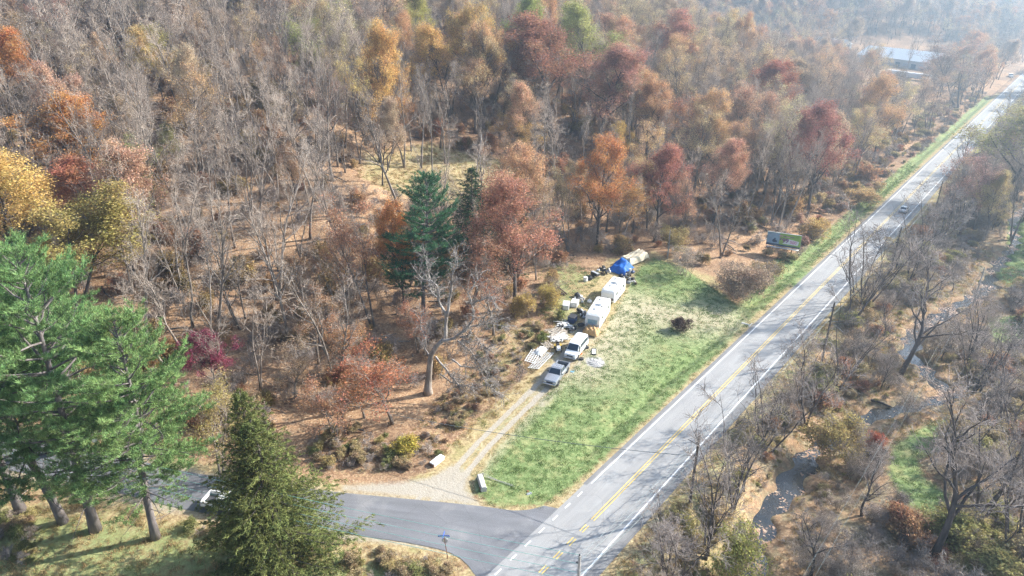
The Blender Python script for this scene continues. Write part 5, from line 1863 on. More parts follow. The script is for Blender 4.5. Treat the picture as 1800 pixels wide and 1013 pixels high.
# blue tarp: a ridge of stacked goods under plastic sheet, sloping to one side
cloth('blue_tarp', 'bright blue tarp draped like a tent behind the trailers', 'tarp', Pb, hb_, 4.6, 4.2,
      lambda x, y: 1.25 * np.clip(1.25 - np.abs(y + .1) ** 2.6 * 1.3, 0, 1) * np.clip(1.2 - np.abs(x) ** 3.5 * 1.1, 0, 1) + 1.05 * np.exp(-((x - .15) / .38) ** 2 - ((y + .1) / .5) ** 2), M['tarp_blue'], 34, 0.05, 3)
Pn = at(1114, 461)
o = cloth('tan_cover', 'tan canvas cover over a long low camper beside the blue tarp', 'cover', Pn, heading(at(1095, 466), at(1132, 452)), 6.4, 2.9,
      lambda x, y: 1.75 * np.clip(1.3 - np.abs(y) ** 4 * 1.0, 0, 1) * np.clip(1.3 - np.abs(x) ** 7 * 1.0, 0, 1) + 0.12 * np.sin(x * 3), M['tarp_tan'], 26, 0.05, 5)
Pm = at(1038, 588)
cloth('tan_cover', 'crumpled tan cover over a load between the van and trailer', 'cover', at(1039, 587), hv, 2.0, 2.6,
      lambda x, y: 1.1 * np.clip(1.25 - np.abs(y) ** 3, 0, 1) * np.clip(1.25 - np.abs(x) ** 4, 0, 1), M['wood_new'], 18, 0.10, 8)


def junk(name, label, cat, px, py, builder, dz=0.0, rz=None, group=None):
    P = at(px, py)
    o = thing(name, label, cat, P + Vector((0, 0, dz)), g2.uniform(0, 6.28) if rz is None else rz, group)
    builder(o)
    return o


def lumber(o, n, L, mat, wid=.14, spread=1.2, fan=.12, layers=4):
    for i in range(n):
        l = L * g2.uniform(.65, 1.1)
        m = MB().box((0, 0, 0), (l, wid, .05)).mesh('board', mat)
        b = link('board', m, o)
        b.location = (g2.uniform(-.3, .3), (i % (n // layers) / (n // layers) - .5) * spread + g2.uniform(-.06, .06), .06 + .07 * (i * layers // n) + g2.uniform(0, .05))
        b.rotation_euler = (g2.uniform(-.15, .15), g2.uniform(-.05, .07), g2.gauss(0, fan))


# white pallet-like lattice panels
def lattice(o, L, W, nx, ny, mat, tilt):
    for j in range(ny):
        m = MB().box((0, -W / 2 + W * j / (ny - 1), .06), (L, .10, .05)).build('rail', mat, o)
    for i in range(nx):
        MB().box((-L / 2 + L * i / (nx - 1), 0, .105), (.11, W, .035)).build('slat', mat, o)


hl_ = heading(at(965, 622), at(938, 652))
o = junk('lattice_panel', 'long white slatted panel lying beside the driveway above the pickup', 'panel', 951, 636, lambda o: lattice(o, 5.2, 1.7, 13, 5, M['whitepaint'], 0), .15, hl_)
o.rotation_euler = (0.18, 0, hl_)
o = junk('lattice_panel', 'smaller white slatted frame left of the long white panel', 'panel', 937, 628, lambda o: lattice(o, 3.4, 1.5, 8, 5, M['whitepaint'], 0), .12, hl_ + .12)
o.rotation_euler = (-0.10, 0.05, hl_ + .15)
cloth('white_sheet', 'white plastic sheet over boards beside the lattice panels', 'sheet', at(950, 618), hl_, 2.6, 1.6, lambda x, y: .55 * np.clip(1.2 - x ** 2, 0, 1) * np.clip(1.2 - y ** 2, 0, 1), M['whitepaint'], 14, .08, 12)
junk('lumber_pile', 'heap of pale weathered boards and poles above the small yellow mower', 'lumber', 978, 588, lambda o: lumber(o, 36, 3.6, M['wood'], .13, 2.4, .30, 5), .1, hl_ - .35)
junk('lumber_pile', 'low pile of grey boards between lattice panels and mower', 'lumber', 962, 607, lambda o: lumber(o, 18, 2.4, M['wood'], .12, 1.4, .35, 3), .05, hl_ + .9)
junk('lumber_pile', 'scatter of white scrap boards beside the dark blue bin', 'lumber', 990, 572, lambda o: lumber(o, 22, 2.2, M['whitepaint'], .2, 2.2, .8, 4), .15, .4)
junk('log_pile', 'few dark logs lying on the grass left of the second trailer', 'logs', 986, 512, lambda o: [MB().tube([(-1.9 + .2 * i, .35 * i, .16), (1.5 - .3 * i, .35 * i + .4 * (i - 1), .2)], [.14, .10], 8).build('log', M['wood_dark'], o) for i in range(4)], 0, .9 + 1.2)


def freezer(o, m, l=1.7, w=.8, h=.85):
    MB().rbox((0, 0, h / 2 - .05), (l, w, h - .1), .06).build('cabinet', m, o)
    MB().rbox((0, 0, h - .02), (l + .05, w + .05, .14), .04).build('lid', m, o)
    MB().box((0, w / 2 + .04, h - .06), (.2, .04, .05)).build('handle', M['dark'], o)


junk('chest_freezer', 'white chest freezer on the grass, left one of two', 'freezer', 995, 541, lambda o: freezer(o, M['white'], 1.9, 1.1), 0, .35 + hl_)
junk('chest_freezer', 'white chest freezer on the grass, right one of two', 'freezer', 1010, 537, lambda o: freezer(o, M['whitepaint'], 1.7, 1.2), 0, .2 + hl_)
junk('bin', 'dark blue covered bin in the shade left of the van', 'bin', 1006, 566, lambda o: (MB().rbox((0, 0, .55), (1.5, 1.2, 1.0), .08).build('body', M['blue_stripe'], o), MB().rbox((0, 0, 1.1), (1.56, 1.26, .12), .04).build('lid', M['dark'], o)), 0, hl_)


def bag(o, s=1.0, mat='black'):
    b = MB()
    b.lathe([(.05, 0), (.36, .05), (.46, .22), (.40, .42), (.22, .56), (.07, .62), (.10, .70)], (0, 0, 0), 10)
    for i, v in enumerate(b.v):
        k = 1 + .14 * math.sin(i * 2.3)
        b.v[i] = (v[0] * k * s, v[1] * k * s, v[2] * s)
    b.build('sack', M[mat], o)
    MB().tube([(0, 0, .60 * s), (.02, 0, .66 * s)], .08 * s, 6).build('tie', M['dark'], o)


for (px, py, s, mt, lab) in [(1037, 492, 1.2, 'black', 'black rubbish bag next to the white drum'), (1104, 484, 1.1, 'black', 'black rubbish bag in front of the blue tarp'), (1092, 487, 1.0, 'dark', 'dark sack between the blue tarp and trailer'), (1112, 480, .9, 'blue_stripe', 'dark blue sack at the right end of the blue tarp'), (1021, 548, .9, 'greyband', 'grey sack in the shade of the first trailer'), (1015, 522, 1.3, 'dark', 'dark heap of bags above the two freezers'), (1036, 532, 1.0, 'whitepaint', 'white sack against the first trailer wall')]:
    junk('bag', lab, 'bag', px, py, lambda o: bag(o, s, mt))


def drum(o, mat, r=.3, h=.85):
    MB().lathe([(r * .96, 0), (r, .03), (r, h * .33), (r * 1.03, h * .35), (r, h * .37), (r, h * .65), (r * 1.03, h * .67), (r, h * .69), (r, h - .03), (r * .96, h)], (0, 0, 0), 16).build('body', M[mat], o)
    MB().lathe([(r * .9, h), (r * .9, h + .02)], (0, 0, 0), 16).build('lid', M[mat], o)


junk('drum', 'small white drum at the left end of the junk row', 'drum', 1029, 494, lambda o: drum(o, 'white', .42, .8))
junk('drum', 'pale drum in front of the blue tarp', 'drum', 1106, 479, lambda o: drum(o, 'whitepaint', .38, .8))


def cart(o):
    MB().rbox((0, 0, .55), (1.7, .9, .5), .05).build('box', M['dark'], o)
    MB().box((0, 0, .83), (1.75, .5, .05)).build('lid', M['greyband'], o)
    for s in (-1, 1): wheel(o, 0, s * .5, .22, .1)


junk('cart', 'low dark handcart between the black bag and grey boxes', 'cart', 1046, 486, cart, 0, 2.2)


def boxes(o):
    for i in range(12):
        MB().rbox((g2.uniform(-1.2, 1.2), g2.uniform(-.9, .9), .2 + .22 * (i % 3)), (g2.uniform(.25, .8), g2.uniform(.2, .6), g2.uniform(.25, .5)), .04, (g2.uniform(-.3, .3), g2.uniform(-.3, .3), g2.uniform(0, 3))).build('box', M[['greyband', 'dark', 'concrete', 'wood_dark', 'whitepaint', 'black'][i % 6]], o)


junk('box_heap', 'heap of grey green boxes left of the blue tarp', 'boxes', 1063, 479, boxes)
junk('box_heap', 'mixed junk heap between the blue tarp and second trailer', 'boxes', 1098, 486, boxes)
junk('box_heap', 'white and dark junk heap in the shade left of the first trailer', 'boxes', 1024, 556, boxes)
junk('box_heap', 'junk heap between the white scrap boards and the van', 'boxes', 999, 580, boxes)
junk('box_heap', 'tumbled junk beside the dark bags above the freezers', 'boxes', 1019, 527, boxes)
junk('lumber_pile', 'heap of white boards and poles just above the mower', 'lumber', 984, 598, lambda o: lumber(o, 26, 3.0, M['whitepaint'], .12, 1.8, .35, 4), .2, hl_ - .5)
junk('box_heap', 'junk heap behind the right corner of the second trailer', 'boxes', 1108, 496, boxes)


def tyre(o, r=.36):
    MB().lathe([(r * .6, -.1), (r * .95, -.11), (r, -.06), (r, .06), (r * .95, .11), (r * .6, .1)], (0, 0, .12), 18, 'Z').build('tread', M['black'], o)
    MB().lathe([(r * .58, -.07), (r * .58, .08), (r * .2, .10)], (0, 0, .12), 14).build('rim', M['steel'], o)


junk('tyre', 'black tyre lying beside the van front wheel', 'tyre', 1022, 632, lambda o: tyre(o))
junk('tyre', 'black tyre by the hitch of the first trailer', 'tyre', 1021, 577, lambda o: tyre(o, .6), .5)
junk('tyre', 'small tyre beside the white van rear door', 'tyre', 1032, 612, lambda o: tyre(o, .3))


def framed(o):
    MB().box((0, 0, .06), (1.6, .6, .06)).build('panel', M['white'], o)
    for s in (-1, 1):
        MB().box((0, s * .33, .08), (1.75, .08, .12)).build('frame', M['black'], o)
        MB().box((s * .84, 0, .08), (.08, .74, .12)).build('frame', M['black'], o)


junk('framed_panel', 'white panel with a black frame lying on the lawn', 'panel', 1044, 619, framed, 0, 1.45)
# orange marker, hoops
def marker(o):
    MB().lathe([(.10, 0.05), (.10, .5), (.085, .95), (.05, 1.25), (.03, 1.3)], (0, 0, 0), 12).build('body', M['orange'], o)
    MB().box((0, 0, .03), (.42, .42, .06)).build('base', M['orange'], o)


junk('orange_marker', 'upright orange marker beside the van front door', 'marker', 1020.5, 622, marker)


def mower(o):
    MB().rbox((.45, 0, .62), (.95, .62, .5), .1).build('hood', M['white'], o)
    MB().rbox((-.3, 0, .45), (1.0, .7, .25), .05).build('frame', M['yellow'], o)
    MB().rbox((-.4, 0, .78), (.5, .5, .12), .05).build('seat', M['black'], o)
    MB().rbox((-.62, 0, 1.0), (.1, .48, .4), .04).build('seat_back', M['black'], o)
    MB().tube([(.02, 0, .8), (-.1, 0, 1.1)], .03, 6).build('steering_column', M['dark'], o)
    MB().lathe([(.10, -.01), (.18, -.02), (.18, .02), (.10, .01)], (-.1, 0, 1.1), 14).build('steering_wheel', M['dark'], o)
    for s in (-1, 1):
        wheel(o, .65, s * .4, .2, .16, M['yellow']); wheel(o, -.5, s * .45, .3, .24, M['yellow'])
        MB().box((-.5, s * .45, .65), (.6, .28, .06)).build('fender', M['yellow'], o)


junk('riding_mower', 'small yellow riding mower with a white hood left of the van', 'mower', 981, 616, mower, 0, heading(at(980, 604), at(983, 618)))
junk('chair', 'metal lawn chair frame between the van and trailer', 'chair', 1010, 583, lambda o: (MB().box((0, 0, .42), (.5, .5, .05)).build('seat', M['dark'], o), MB().box((-.25, 0, .7), (.05, .5, .5)).build('backrest', M['dark'], o), [MB().tube([(a * .22, b * .22, 0), (a * .22, b * .22, .42)], .025, 6).build('leg', M['greyband'], o) for a in (-1, 1) for b in (-1, 1)]), 0, hl_)
# ash heap with charred sticks
def ash(o):
    b = MB()
    rings = []
    for r, h in ((1.35, 0.0), (1.1, .06), (.7, .16), (.3, .22), (.05, .24)):
        rings.append([Vector((r * (1 + .18 * math.sin(j * 1.9 + r * 3)) * math.cos(j * .449), r * (1 + .18 * math.sin(j * 2.6)) * math.sin(j * .449), h + .03 * math.sin(j * 3.1 + r * 7))) for j in range(14)])
    b.loft(rings); b.build('ash_mound', M['ash'], o)
    for i in range(9):
        a = g2.uniform(0, 6.28); r = g2.uniform(.2, 1.1)
        MB().tube([(r * math.cos(a), r * math.sin(a), .15), (r * math.cos(a) + g2.uniform(-.6, .6), r * math.sin(a) + g2.uniform(-.6, .6), .2)], .035, 5).build('stick', M['concrete'], o)


junk('fire_pit', 'pale ash heap of a burnt fire on the lawn', 'ash heap', 1046, 637, ash)
P = at(1006, 664)
junk('paper_scrap', 'small pale blue scrap on the grass beside the pickup', 'scrap', 1005.5, 654, lambda o: (MB().box((0, 0, .05), (.5, .3, .03), (0.1, .05, 0)).build('sheet', M['glass_blue'], o), MB().box((.2, .2, .05), (.3, .2, .03), (0.1, -.1, .6)).build('sheet', M['glass_blue'], o)))

# tan lean-to in the woods
def leanto(o):
    MB().quadbox([(-1.7, -1.0, .25), (1.7, -1.0, .25), (1.7, .9, 1.75), (-1.7, .9, 1.75), (-1.7, -1.0, .31), (1.7, -1.0, .31), (1.7, .9, 1.81), (-1.7, .9, 1.81)]).build('roof_sheet', M['tarp_tan'], o)
    for x in (-1.6, 1.6):
        MB().tube([(x, .85, 0), (x, .85, 1.75)], .05, 6).build('post', M['wood'], o)
        MB().tube([(x, -.95, 0), (x, -.95, .3)], .05, 6).build('post', M['wood'], o)
    MB().tube([(-1.2, -.9, .38), (1.1, .8, 1.84)], .035, 6).build('pole', M['wood_dark'], o)


junk('lean_to', 'small tan lean-to shelter in the woods on the left slope', 'shelter', 603, 432, leanto, 0, .15)
# small white board by the pines
def smallsign(o):
    MB().box((0, 0, 1.0), (.6, .04, .75)).build('board', M['white'], o)
    MB().box((0, .05, .5), (.06, .06, 1.0)).build('post', M['wood'], o)


junk('small_sign', 'small blank white board among the fallen leaves behind the pines', 'sign', 170, 785, smallsign, 0, .25)

# ------------------------------------------------------------------ roadside things
# low concrete block with hazard stripes
def barrier(o):
    prof = [(-.34, 0), (.34, 0), (.34, .45), (.24, .66), (-.24, .66), (-.34, .45)]
    MB().loft([[Vector((x, y, z)) for y, z in prof] for x in (-1.5, -1.45, 1.45, 1.5)]).build('block', M['concrete'], o)
    MB().box((-.1, .02, .668), (2.2, .14, .015)).build('groove', M['greyband'], o)
    p = MB().box((1.02, -.355, .30), (.72, .02, .42)).build('striped_panel', M['white'], o)
    for i in range(4):
        x = .74 + i * .17
        MB().quadbox([(x, -.372, .10), (x + .085, -.372, .10), (x + .085, -.366, .10), (x, -.366, .10), (x + .09, -.372, .50), (x + .175, -.372, .50), (x + .175, -.366, .50), (x + .09, -.366, .50)]).build('stripe', M['red'], p)


hbz = heading(at(843, 840), at(850, 862))
o = junk('road_barrier', 'pale concrete block with red striped panel on the corner lawn', 'barrier', 847, 853, barrier, 0, hbz)
o.scale = (.8, 1.0, 1.05)
def rails(o):
    for i, (a, b) in enumerate([((0, 0, .12), (3.4, -1.9, .1)), ((.1, -.15, .2), (3.6, -2.2, .06)), ((.2, .1, .25), (1.5, -.9, .2)), ((-.9, -.5, .1), (.2, .15, .3))]):
        MB().tube([a, b], .028, 6).build('rail', M['pole_pale'], o)
    MB().box((0, 0, .25), (.12, .12, .6)).build('post', M['pole_pale'], o)


junk('fallen_rails', 'fallen pale fence rails behind the striped concrete block', 'rails', 849, 838, rails, 0, .1)
def slab(o):
    MB().rbox((0, 0, .42), (2.0, .85, .16), .05).build('top', M['whitepaint'], o)
    MB().box((0, 0, .18), (1.8, .65, .36)).build('base', M['whitepaint'], o)
    MB().box((-.95, 0, .18), (.12, .66, .34)).build('end_panel', M['rust'], o)


junk('stone_bench', 'white slab topped box beside the driveway entrance', 'bench', 769, 813, slab, 0, heading(at(762, 818), at(778, 806)))
def pipe(o):
    MB().lathe([(.30, -.5), (.30, .5), (.25, .5), (.25, -.5)], (0, 0, .1), 16, 'X').build('pipe', M['steel'], o)
    MB().rbox((0, .7, .12), (.5, .4, .5), .1).build('stone', M['rust'], o)


o = junk('culvert', 'grey culvert pipe end with a rusty stone at the lawn corner', 'culvert', 930, 868, pipe, -.12, .4)
o.scale = (.6, .6, .6)
def culv2(o):
    MB().lathe([(.42, -.8), (.42, .8), (.34, .8), (.34, -.8)], (0, 0, -.05), 16, 'X').build('pipe', M['concrete'], o)
    MB().rbox((.7, 0, -.05), (.2, 1.6, .8), .05).build('headwall', M['concrete'], o)


junk('culvert', 'dark culvert mouth in the ditch beside the main road', 'culvert', 1312, 570, culv2, -.25, math.atan2(NY, NX))


# street name sign with stop sign seen from behind
def street_sign(o):
    MB().tube([(0, 0, 0), (0, 0, 3.1)], .04, 8).build('post', M['rust'], o)
    b = MB().box((0, 0, 3.02), (1.15, .03, .24)).build('name_blade', M['blue_sign'], o)
    for i in range(9):
        MB().box((-.44 + i * .11, -.018, 3.02), (.07 if i % 3 else .05, .006, .10 if i % 2 else .13)).build('lettering', M['white'], b)
    b2 = MB().box((0, 0, 3.2), (.03, .9, .2)).build('name_blade', M['blue_sign'], o)
    q = MB()
    ring = [(.36 * math.cos(math.pi / 8 + k * math.pi / 4), .36 * math.sin(math.pi / 8 + k * math.pi / 4)) for k in range(8)]
    q.loft([[Vector((x, .045, z + 2.4)) for x, z in ring], [Vector((x, .06, z + 2.4)) for x, z in ring]])
    s = q.build('stop_plate', M['sign_back'], o)
    MB().box((0, .052, 2.4), (.05, .03, .6)).build('bracket', M['steel'], s)


Ps = at(787, 982)
o = thing('street_sign', 'blue street name sign above a stop sign back at the corner', 'street sign', Ps, .12)
street_sign(o)
o.rotation_euler = (0, -.09, -.12)

# billboard
Pbb = at(1360, 447); Pbr = at(1386, 452)
hbb = heading(at(1343, 436), at(1404, 450))
bb_scale = 0.9
bb = thing('billboard', 'green and blue roadside billboard with a purple price', 'billboard', (Pbb + Pbr) / 2, hbb)
bb.scale = (bb_scale,) * 3
BW, BH = 7.6, 3.3
bz = 2.3
for x in (-2.1, 2.1):
    MB().box((x, .25, bz / 2 + .6), (.22, .25, bz + 1.8)).build('post', M['rust'], bb)
MB().box((0, 0, bz + BH / 2), (BW, .22, BH)).build('panel', M['greyband'], bb)
fa = MB().box((0, -.118, bz + BH / 2), (BW - .1, .016, BH - .1)).build('poster', M['print_green'], bb)
MB().box((-2.35, -.132, bz + BH / 2 + .15), (2.75, .012, BH - .5)).build('poster_field', M['print_blue'], fa)
MB().quadbox([(-3.74, -.140, bz + .07), (3.74, -.140, bz + .07), (3.74, -.130, bz + .07), (-3.74, -.130, bz + .07), (-3.74, -.140, bz + .62), (3.74, -.140, bz + .34), (3.74, -.130, bz + .34), (-3.74, -.130, bz + .62)]).build('poster_band', M['navy'], fa)
q = MB()
q.lathe([(.05, -.01), (.42, -.008), (.42, .008), (.05, .01)], (-2.1, -.142, bz + 1.25), 16, 'Y'); q.box((-1.75, -.146, bz + 1.15), (.55, .012, .45)); q.box((-2.0, -.146, bz + 1.7), (.28, .012, .5), (0, .25, 0))
q.build('emblem', M['navy'], fa)
MB().quadbox([(-.2, -.142, bz + .75), (3.2, -.142, bz + .68), (3.2, -.134, bz + .68), (-.2, -.134, bz + .75), (1.0, -.142, bz + 2.1), (3.4, -.142, bz + 1.7), (3.4, -.134, bz + 1.7), (1.0, -.134, bz + 2.1)]).build('poster_swoosh', M['print_white'], fa)


def text(body, size, loc, mat, parent):
    c = bpy.data.curves.new('price_text', 'FONT')
    c.body = body; c.size = size; c.align_x = 'LEFT'; c.extrude = .006; c.offset = size * .02
    c.materials.append(mat)
    tmp = bpy.data.objects.new('price_text', c); COL.objects.link(tmp)
    bpy.context.view_layer.update()
    me = bpy.data.meshes.new_from_object(tmp.evaluated_get(bpy.context.evaluated_depsgraph_get()))
    bpy.data.objects.remove(tmp)
    o = link('price_text', me, parent)
    o.location = loc; o.rotation_euler = (R(90), 0, 0)
    return o


text('$', .95, (-.98, -.152, bz + 1.45), M['purple'], fa)
text('99', 1.45, (-.35, -.152, bz + 1.1), M['purple'], fa)
text('500', 1.0, (1.38, -.152, bz + 1.0), M['pink'], fa)
for i, (x, w) in enumerate([(-.7, .75), (.2, .5), (.85, .8), (1.8, .9)]):
    MB().box((x, -.146, bz + 2.62 - .03 * i), (w, .012, .16)).build('print_bar', M['purple'] if i % 2 else M['pink'], fa)
tr = MB(); tr.box((0, -.75, bz - .12), (BW - .4, .7, .05)); tr.build('catwalk', M['print_white'], bb)
for x in (-2.1, 2.1):
    MB().box((x, -.4, bz - .18), (.08, .9, .08)).build('bracket', M['rust'], bb)


# utility poles and wires
def util_pole(P, H, mat, label, r=.15, arm=None, tilt=(0, 0), pale=False):
    o = thing('utility_pole', label, 'utility pole', P, math.atan2(DY, DX), 'utility poles')
    MB().tube([(0, 0, -.4), (0, 0, H * .5), (0, 0, H)], [r * 1.15, r, r * .8], 10).build('shaft', mat, o)
    MB().lathe([(.04, 0), (.07, .04), (.05, .12), (.07, .16), (.02, .2)], (0, 0, H), 8).build('insulator', M['dark'], o)
    for k, dz in enumerate((.9, 2.6, 3.2)):
        MB().box((0, r + .06, H - dz), (.12, .16, .16)).build('bracket', M['dark'], o)
    if arm:
        MB().tube([(0, .1, H - 1.1), (0, 1.2, H - .9)], .04, 6).build('arm', M['dark'], o)
    o.rotation_euler = (tilt[0], tilt[1], math.atan2(DY, DX))
    return o


def pole_at(px, py, H):
    """ground spot whose pole of height H has its top on that sight line"""
    d = ray(px, py); d = d / np.linalg.norm(d)
    X, Y, Z = d[0] * _T, d[1] * _T, CAM_H + d[2] * _T
    h = Z - ground(X, Y) - H
    k = int(np.argmax(h < 0))
    return Vector((X[k], Y[k], gz(X[k], Y[k])))


pA = pole_at(1019, 978, 10.5); pB = pole_at(1229, 768, 10.5); pC = pole_at(1467, 533, 10.5)
for nm, q in (('A', pA), ('B', pB), ('C', pC)):
    print('pole', nm, [round(float(v), 1) for v in (*q, *to_st(q.x, q.y))])
HT = 10.5
util_pole(pA, HT, M['pole_pale'], 'sunlit pale utility pole at the bottom edge of the road', pale=True)
util_pole(pB, HT, M['pole'], 'dark utility pole with a lamp arm beside the lower road', arm=True)
util_pole(pC, HT, M['pole'], 'dark leaning utility pole by the middle of the road')
sB, tB = to_st(pB.x, pB.y); sC, tC = to_st(pC.x, pC.y)
pD = Vector((*to_xy(sC + (sC - sB), tC), 0)); pD.z = gz(pD.x, pD.y)
util_pole(pD, HT, M['pole'], 'utility pole half hidden by bare trees beside the car')
pE = Vector((*to_xy(sC + 2 * (sC - sB), tC), 0)); pE.z = gz(pE.x, pE.y)
util_pole(pE, HT, M['pole'], 'far utility pole near the yellow green tree')
pL = Vector((*flat(-330, 800, 0), 0)); pL.z = gz(pL.x, pL.y)
util_pole(pL, HT, M['pole'], 'utility pole beyond the pines at the far left')
mA = at(1708, 543)
mH = height_to(mA, 472)
pm = util_pole(mA, max(7, mH), M['pole_pale'], 'leaning grey pole in the creek meadow', r=.14, tilt=(0, 0))
mB = Vector((*flat(1330, 1250, -3), 0)); mB.z = gz(mB.x, mB.y)
util_pole(mB, 9, M['pole'], 'meadow pole below the bottom edge')


def wire(a, b, sag, mat, label, r=.02, n=24):
    pts = []
    for i in range(n + 1):
        t = i / n
        p = Vector(a).lerp(Vector(b), t); p.z -= sag * 4 * t * (1 - t)
        pts.append(p)
    o = MB().tube(pts, r, 5).build('overhead_wire', mat)
    return tag(o, label, 'wire', 'overhead wires')


def top(p, dz, off=0.0):
    return Vector((p.x + NX * off, p.y + NY * off, p.z + dz))


for (a, b, nm) in ((pA, pB, 'from the bottom pole to the lamp pole'), (pB, pC, 'from the lamp pole to the leaning pole'), (pC, pD, 'from the leaning pole past the bare trees'), (pD, pE, 'along the far stretch of road')):
    for k, (dz, of) in enumerate(((HT + .15, 0), (HT - .9, -.2), (HT - 2.6, -.2))):
        wire(top(a, dz, of), top(b, dz, of), .6 + .15 * k, M['wire'], '%s overhead wire %s' % (('top', 'middle', 'lowest')[k], nm), .018 + .006 * k)
for k, dz in enumerate((HT + .1, HT - .9, HT - 1.9, HT - 2.9)):
    wire(top(pA, dz), top(pL, dz), 1.1, M['wire_sky_tint'], '%s sky-tinted green wire crossing in front of the spruces' % ('highest', 'second', 'third', 'lowest')[k], .022)
wd = at(520, 745)
wire(top(pB, HT - 2.6), Vector((wd.x, wd.y, wd.z + 5.0)), 1.2, M['wire'], 'dark cable crossing the road, lawn and driveway to the left', .03, 30)
for k in range(2):
    wire(top(mA, max(7, mH) - .1, -.4 + .8 * k), top(mB, 8.9, -.4 + .8 * k), 1.0, M['wire'], '%s wire of the creek meadow line' % ('left', 'right')[k], .013)

# pale fallen trunk pieces near the leaning pole
for (a, b, lab) in (((1462, 570), (1490, 569), 'pale fallen pole lying flat beside the leaning utility pole'), ((1464, 574), (1484, 592), 'pale fallen pole slanting down beside the leaning utility pole')):
    A, B = at(*a), at(*b)
    tag(MB().tube([A + Vector((0, 0, .5)), B + Vector((0, 0, .6))], [.07, .05], 7).build('fallen_pole', M['deadwood']), lab, 'fallen pole')
for (a, b, lab) in (((1530, 706), (1567, 719), 'fallen log across the creek bank'), ((560, 752), (640, 760), 'dark fallen trunk on the bank above the side road'), ((1362, 876), (1382, 864), 'short dark log lying in the shallow creek'), ((905, 280), (940, 290), 'fallen trunk at the right rim of the clearing')):
    A, B = at(*a), at(*b)
    tag(MB().tube([A + Vector((0, 0, .3)), A.lerp(B, .5) + Vector((0, 0, .45)), B + Vector((0, 0, .3))], [.2, .17, .12], 8).build('fallen_log', M['bark_dark']), lab, 'log')

# ------------------------------------------------------------------ dead snag
def snag():
    P = at(752, 692)
    o = thing('dead_tree', 'huge half collapsed dead tree with bleached crooked limbs', 'tree', P, 0)
    dep = project(P.x, P.y, P.z + 9)[2]
    K = dep / FPX / 3.377 * 1.08; KZ = height_to(P, 438) / 870.0
    print('snag', P, dep, K, KZ)
    def pt(x, y, d=0.0): return Vector(((x - 185) * K, d, (930 - y) * KZ))
    g = random.Random(4)
    tk = MB(); tk.tube([pt(185, 945), pt(188, 890), pt(196, 820), pt(206, 740), pt(216, 680), pt(250, 625), pt(300, 575)], [.85, .58, .44, .40, .36, .31, .28], 9)
    tk.build('trunk', M['bark'], o, True)
    limbs = [
        ([(300, 578, 0), (304, 500, .2), (310, 450, .3), (290, 400, .3), (270, 350, .5), (272, 290, .6), (235, 248, .7), (188, 240, .8), (150, 190, 1)], .34, .05),
        ([(310, 450, .3), (328, 370, 0), (345, 290, -.3), (352, 200, -.5), (382, 135, -.6), (378, 60, -.8)], .28, .05),
        ([(280, 595, 0), (350, 560, -.8), (410, 500, -1.4), (462, 420, -1.8), (455, 330, -2.0), (438, 265, -2.2), (478, 205, -2.3), (518, 140, -2.5)], .28, .04),
        ([(430, 480, -1.5), (480, 462, -1.8), (540, 446, -2), (600, 450, -2.3), (655, 466, -2.6)], .15, .04),
        ([(455, 340, -2), (500, 300, -2.6), (560, 270, -3), (585, 330, -3.2), (540, 370, -3.3), (505, 395, -3.4)], .13, .03),
        ([(240, 690, 0), (300, 745, -1), (345, 795, -1.6), (380, 858, -2)], .22, .10),
        ([(262, 790, -.5), (325, 826, -1.2), (400, 828, -1.8), (465, 834, -2.4)], .14, .04),
        ([(335, 685, -1), (385, 715, -1.6), (450, 712, -2), (520, 712, -2.5), (580, 688, -3)], .17, .04),
        ([(500, 714, -2.4), (515, 770, -2.8), (560, 820, -3.2), (615, 850, -3.6)], .08, .02),
        ([(370, 568, -1), (435, 608, -1.8), (470, 655, -2.2), (495, 690, -2.5)], .14, .03),
        ([(205, 690, 0), (182, 655, .5), (185, 590, .8), (160, 520, 1.2), (170, 460, 1.4)], .16, .03),
        ([(465, 520, -1.8), (500, 570, -2.2), (535, 585, -2.6)], .09, .03),
        ([(385, 545, -1.2), (440, 520, -1.6), (395, 540, -2.0), (430, 555, -2.4)], .12, .04),
        ([(270, 360, .5), (230, 330, 1.5), (215, 260, 2.0), (195, 90, 2.2)], .10, .02),
    ]
    for pts, r0, r1 in limbs:
        V = [pt(*q) for q in pts]
        # a little crookedness between the joints
        W = []
        for i in range(len(V) - 1):
            W += [V[i], V[i].lerp(V[i + 1], .5) + Vector((g.gauss(0, .10), g.gauss(0, .15), g.gauss(0, .10)))]
        W.append(V[-1])
        n = len(W)
        MB().tube(W, [.78 * (r0 + (r1 - r0) * i / (n - 1)) for i in range(n)], 7).build('limb', M['deadwood'], o, True)
    T = Tree()
    for pts, r0, r1 in limbs:
        V = [pt(*q) for q in pts]
        for i in range(54):
            p, d, _ = along(V, g.uniform(.2, 1) * .995)
            L = g.uniform(.6, 3.2)
            bp, br = grow_limb(g, p, side_dir(g, d, g.uniform(.5, 1.2), g.uniform(0, 6.28)), L, .045, .015, 5, .35, .05)
            T.seg(bp, br)
            for j in range(4):
                p2, d2, _ = along(bp, g.uniform(.3, .98))
                T.seg(*grow_limb(g, p2, side_dir(g, d2, g.uniform(.5, 1.1), g.uniform(0, 6.28)), g.uniform(.3, .9), .018, .008, 3, .3, .02))
    V, F = T.twig_arrays()
    link('branches', mesh_np('dead_branches', [(V, F, 0)], [M['deadwood']]), o)


snag()
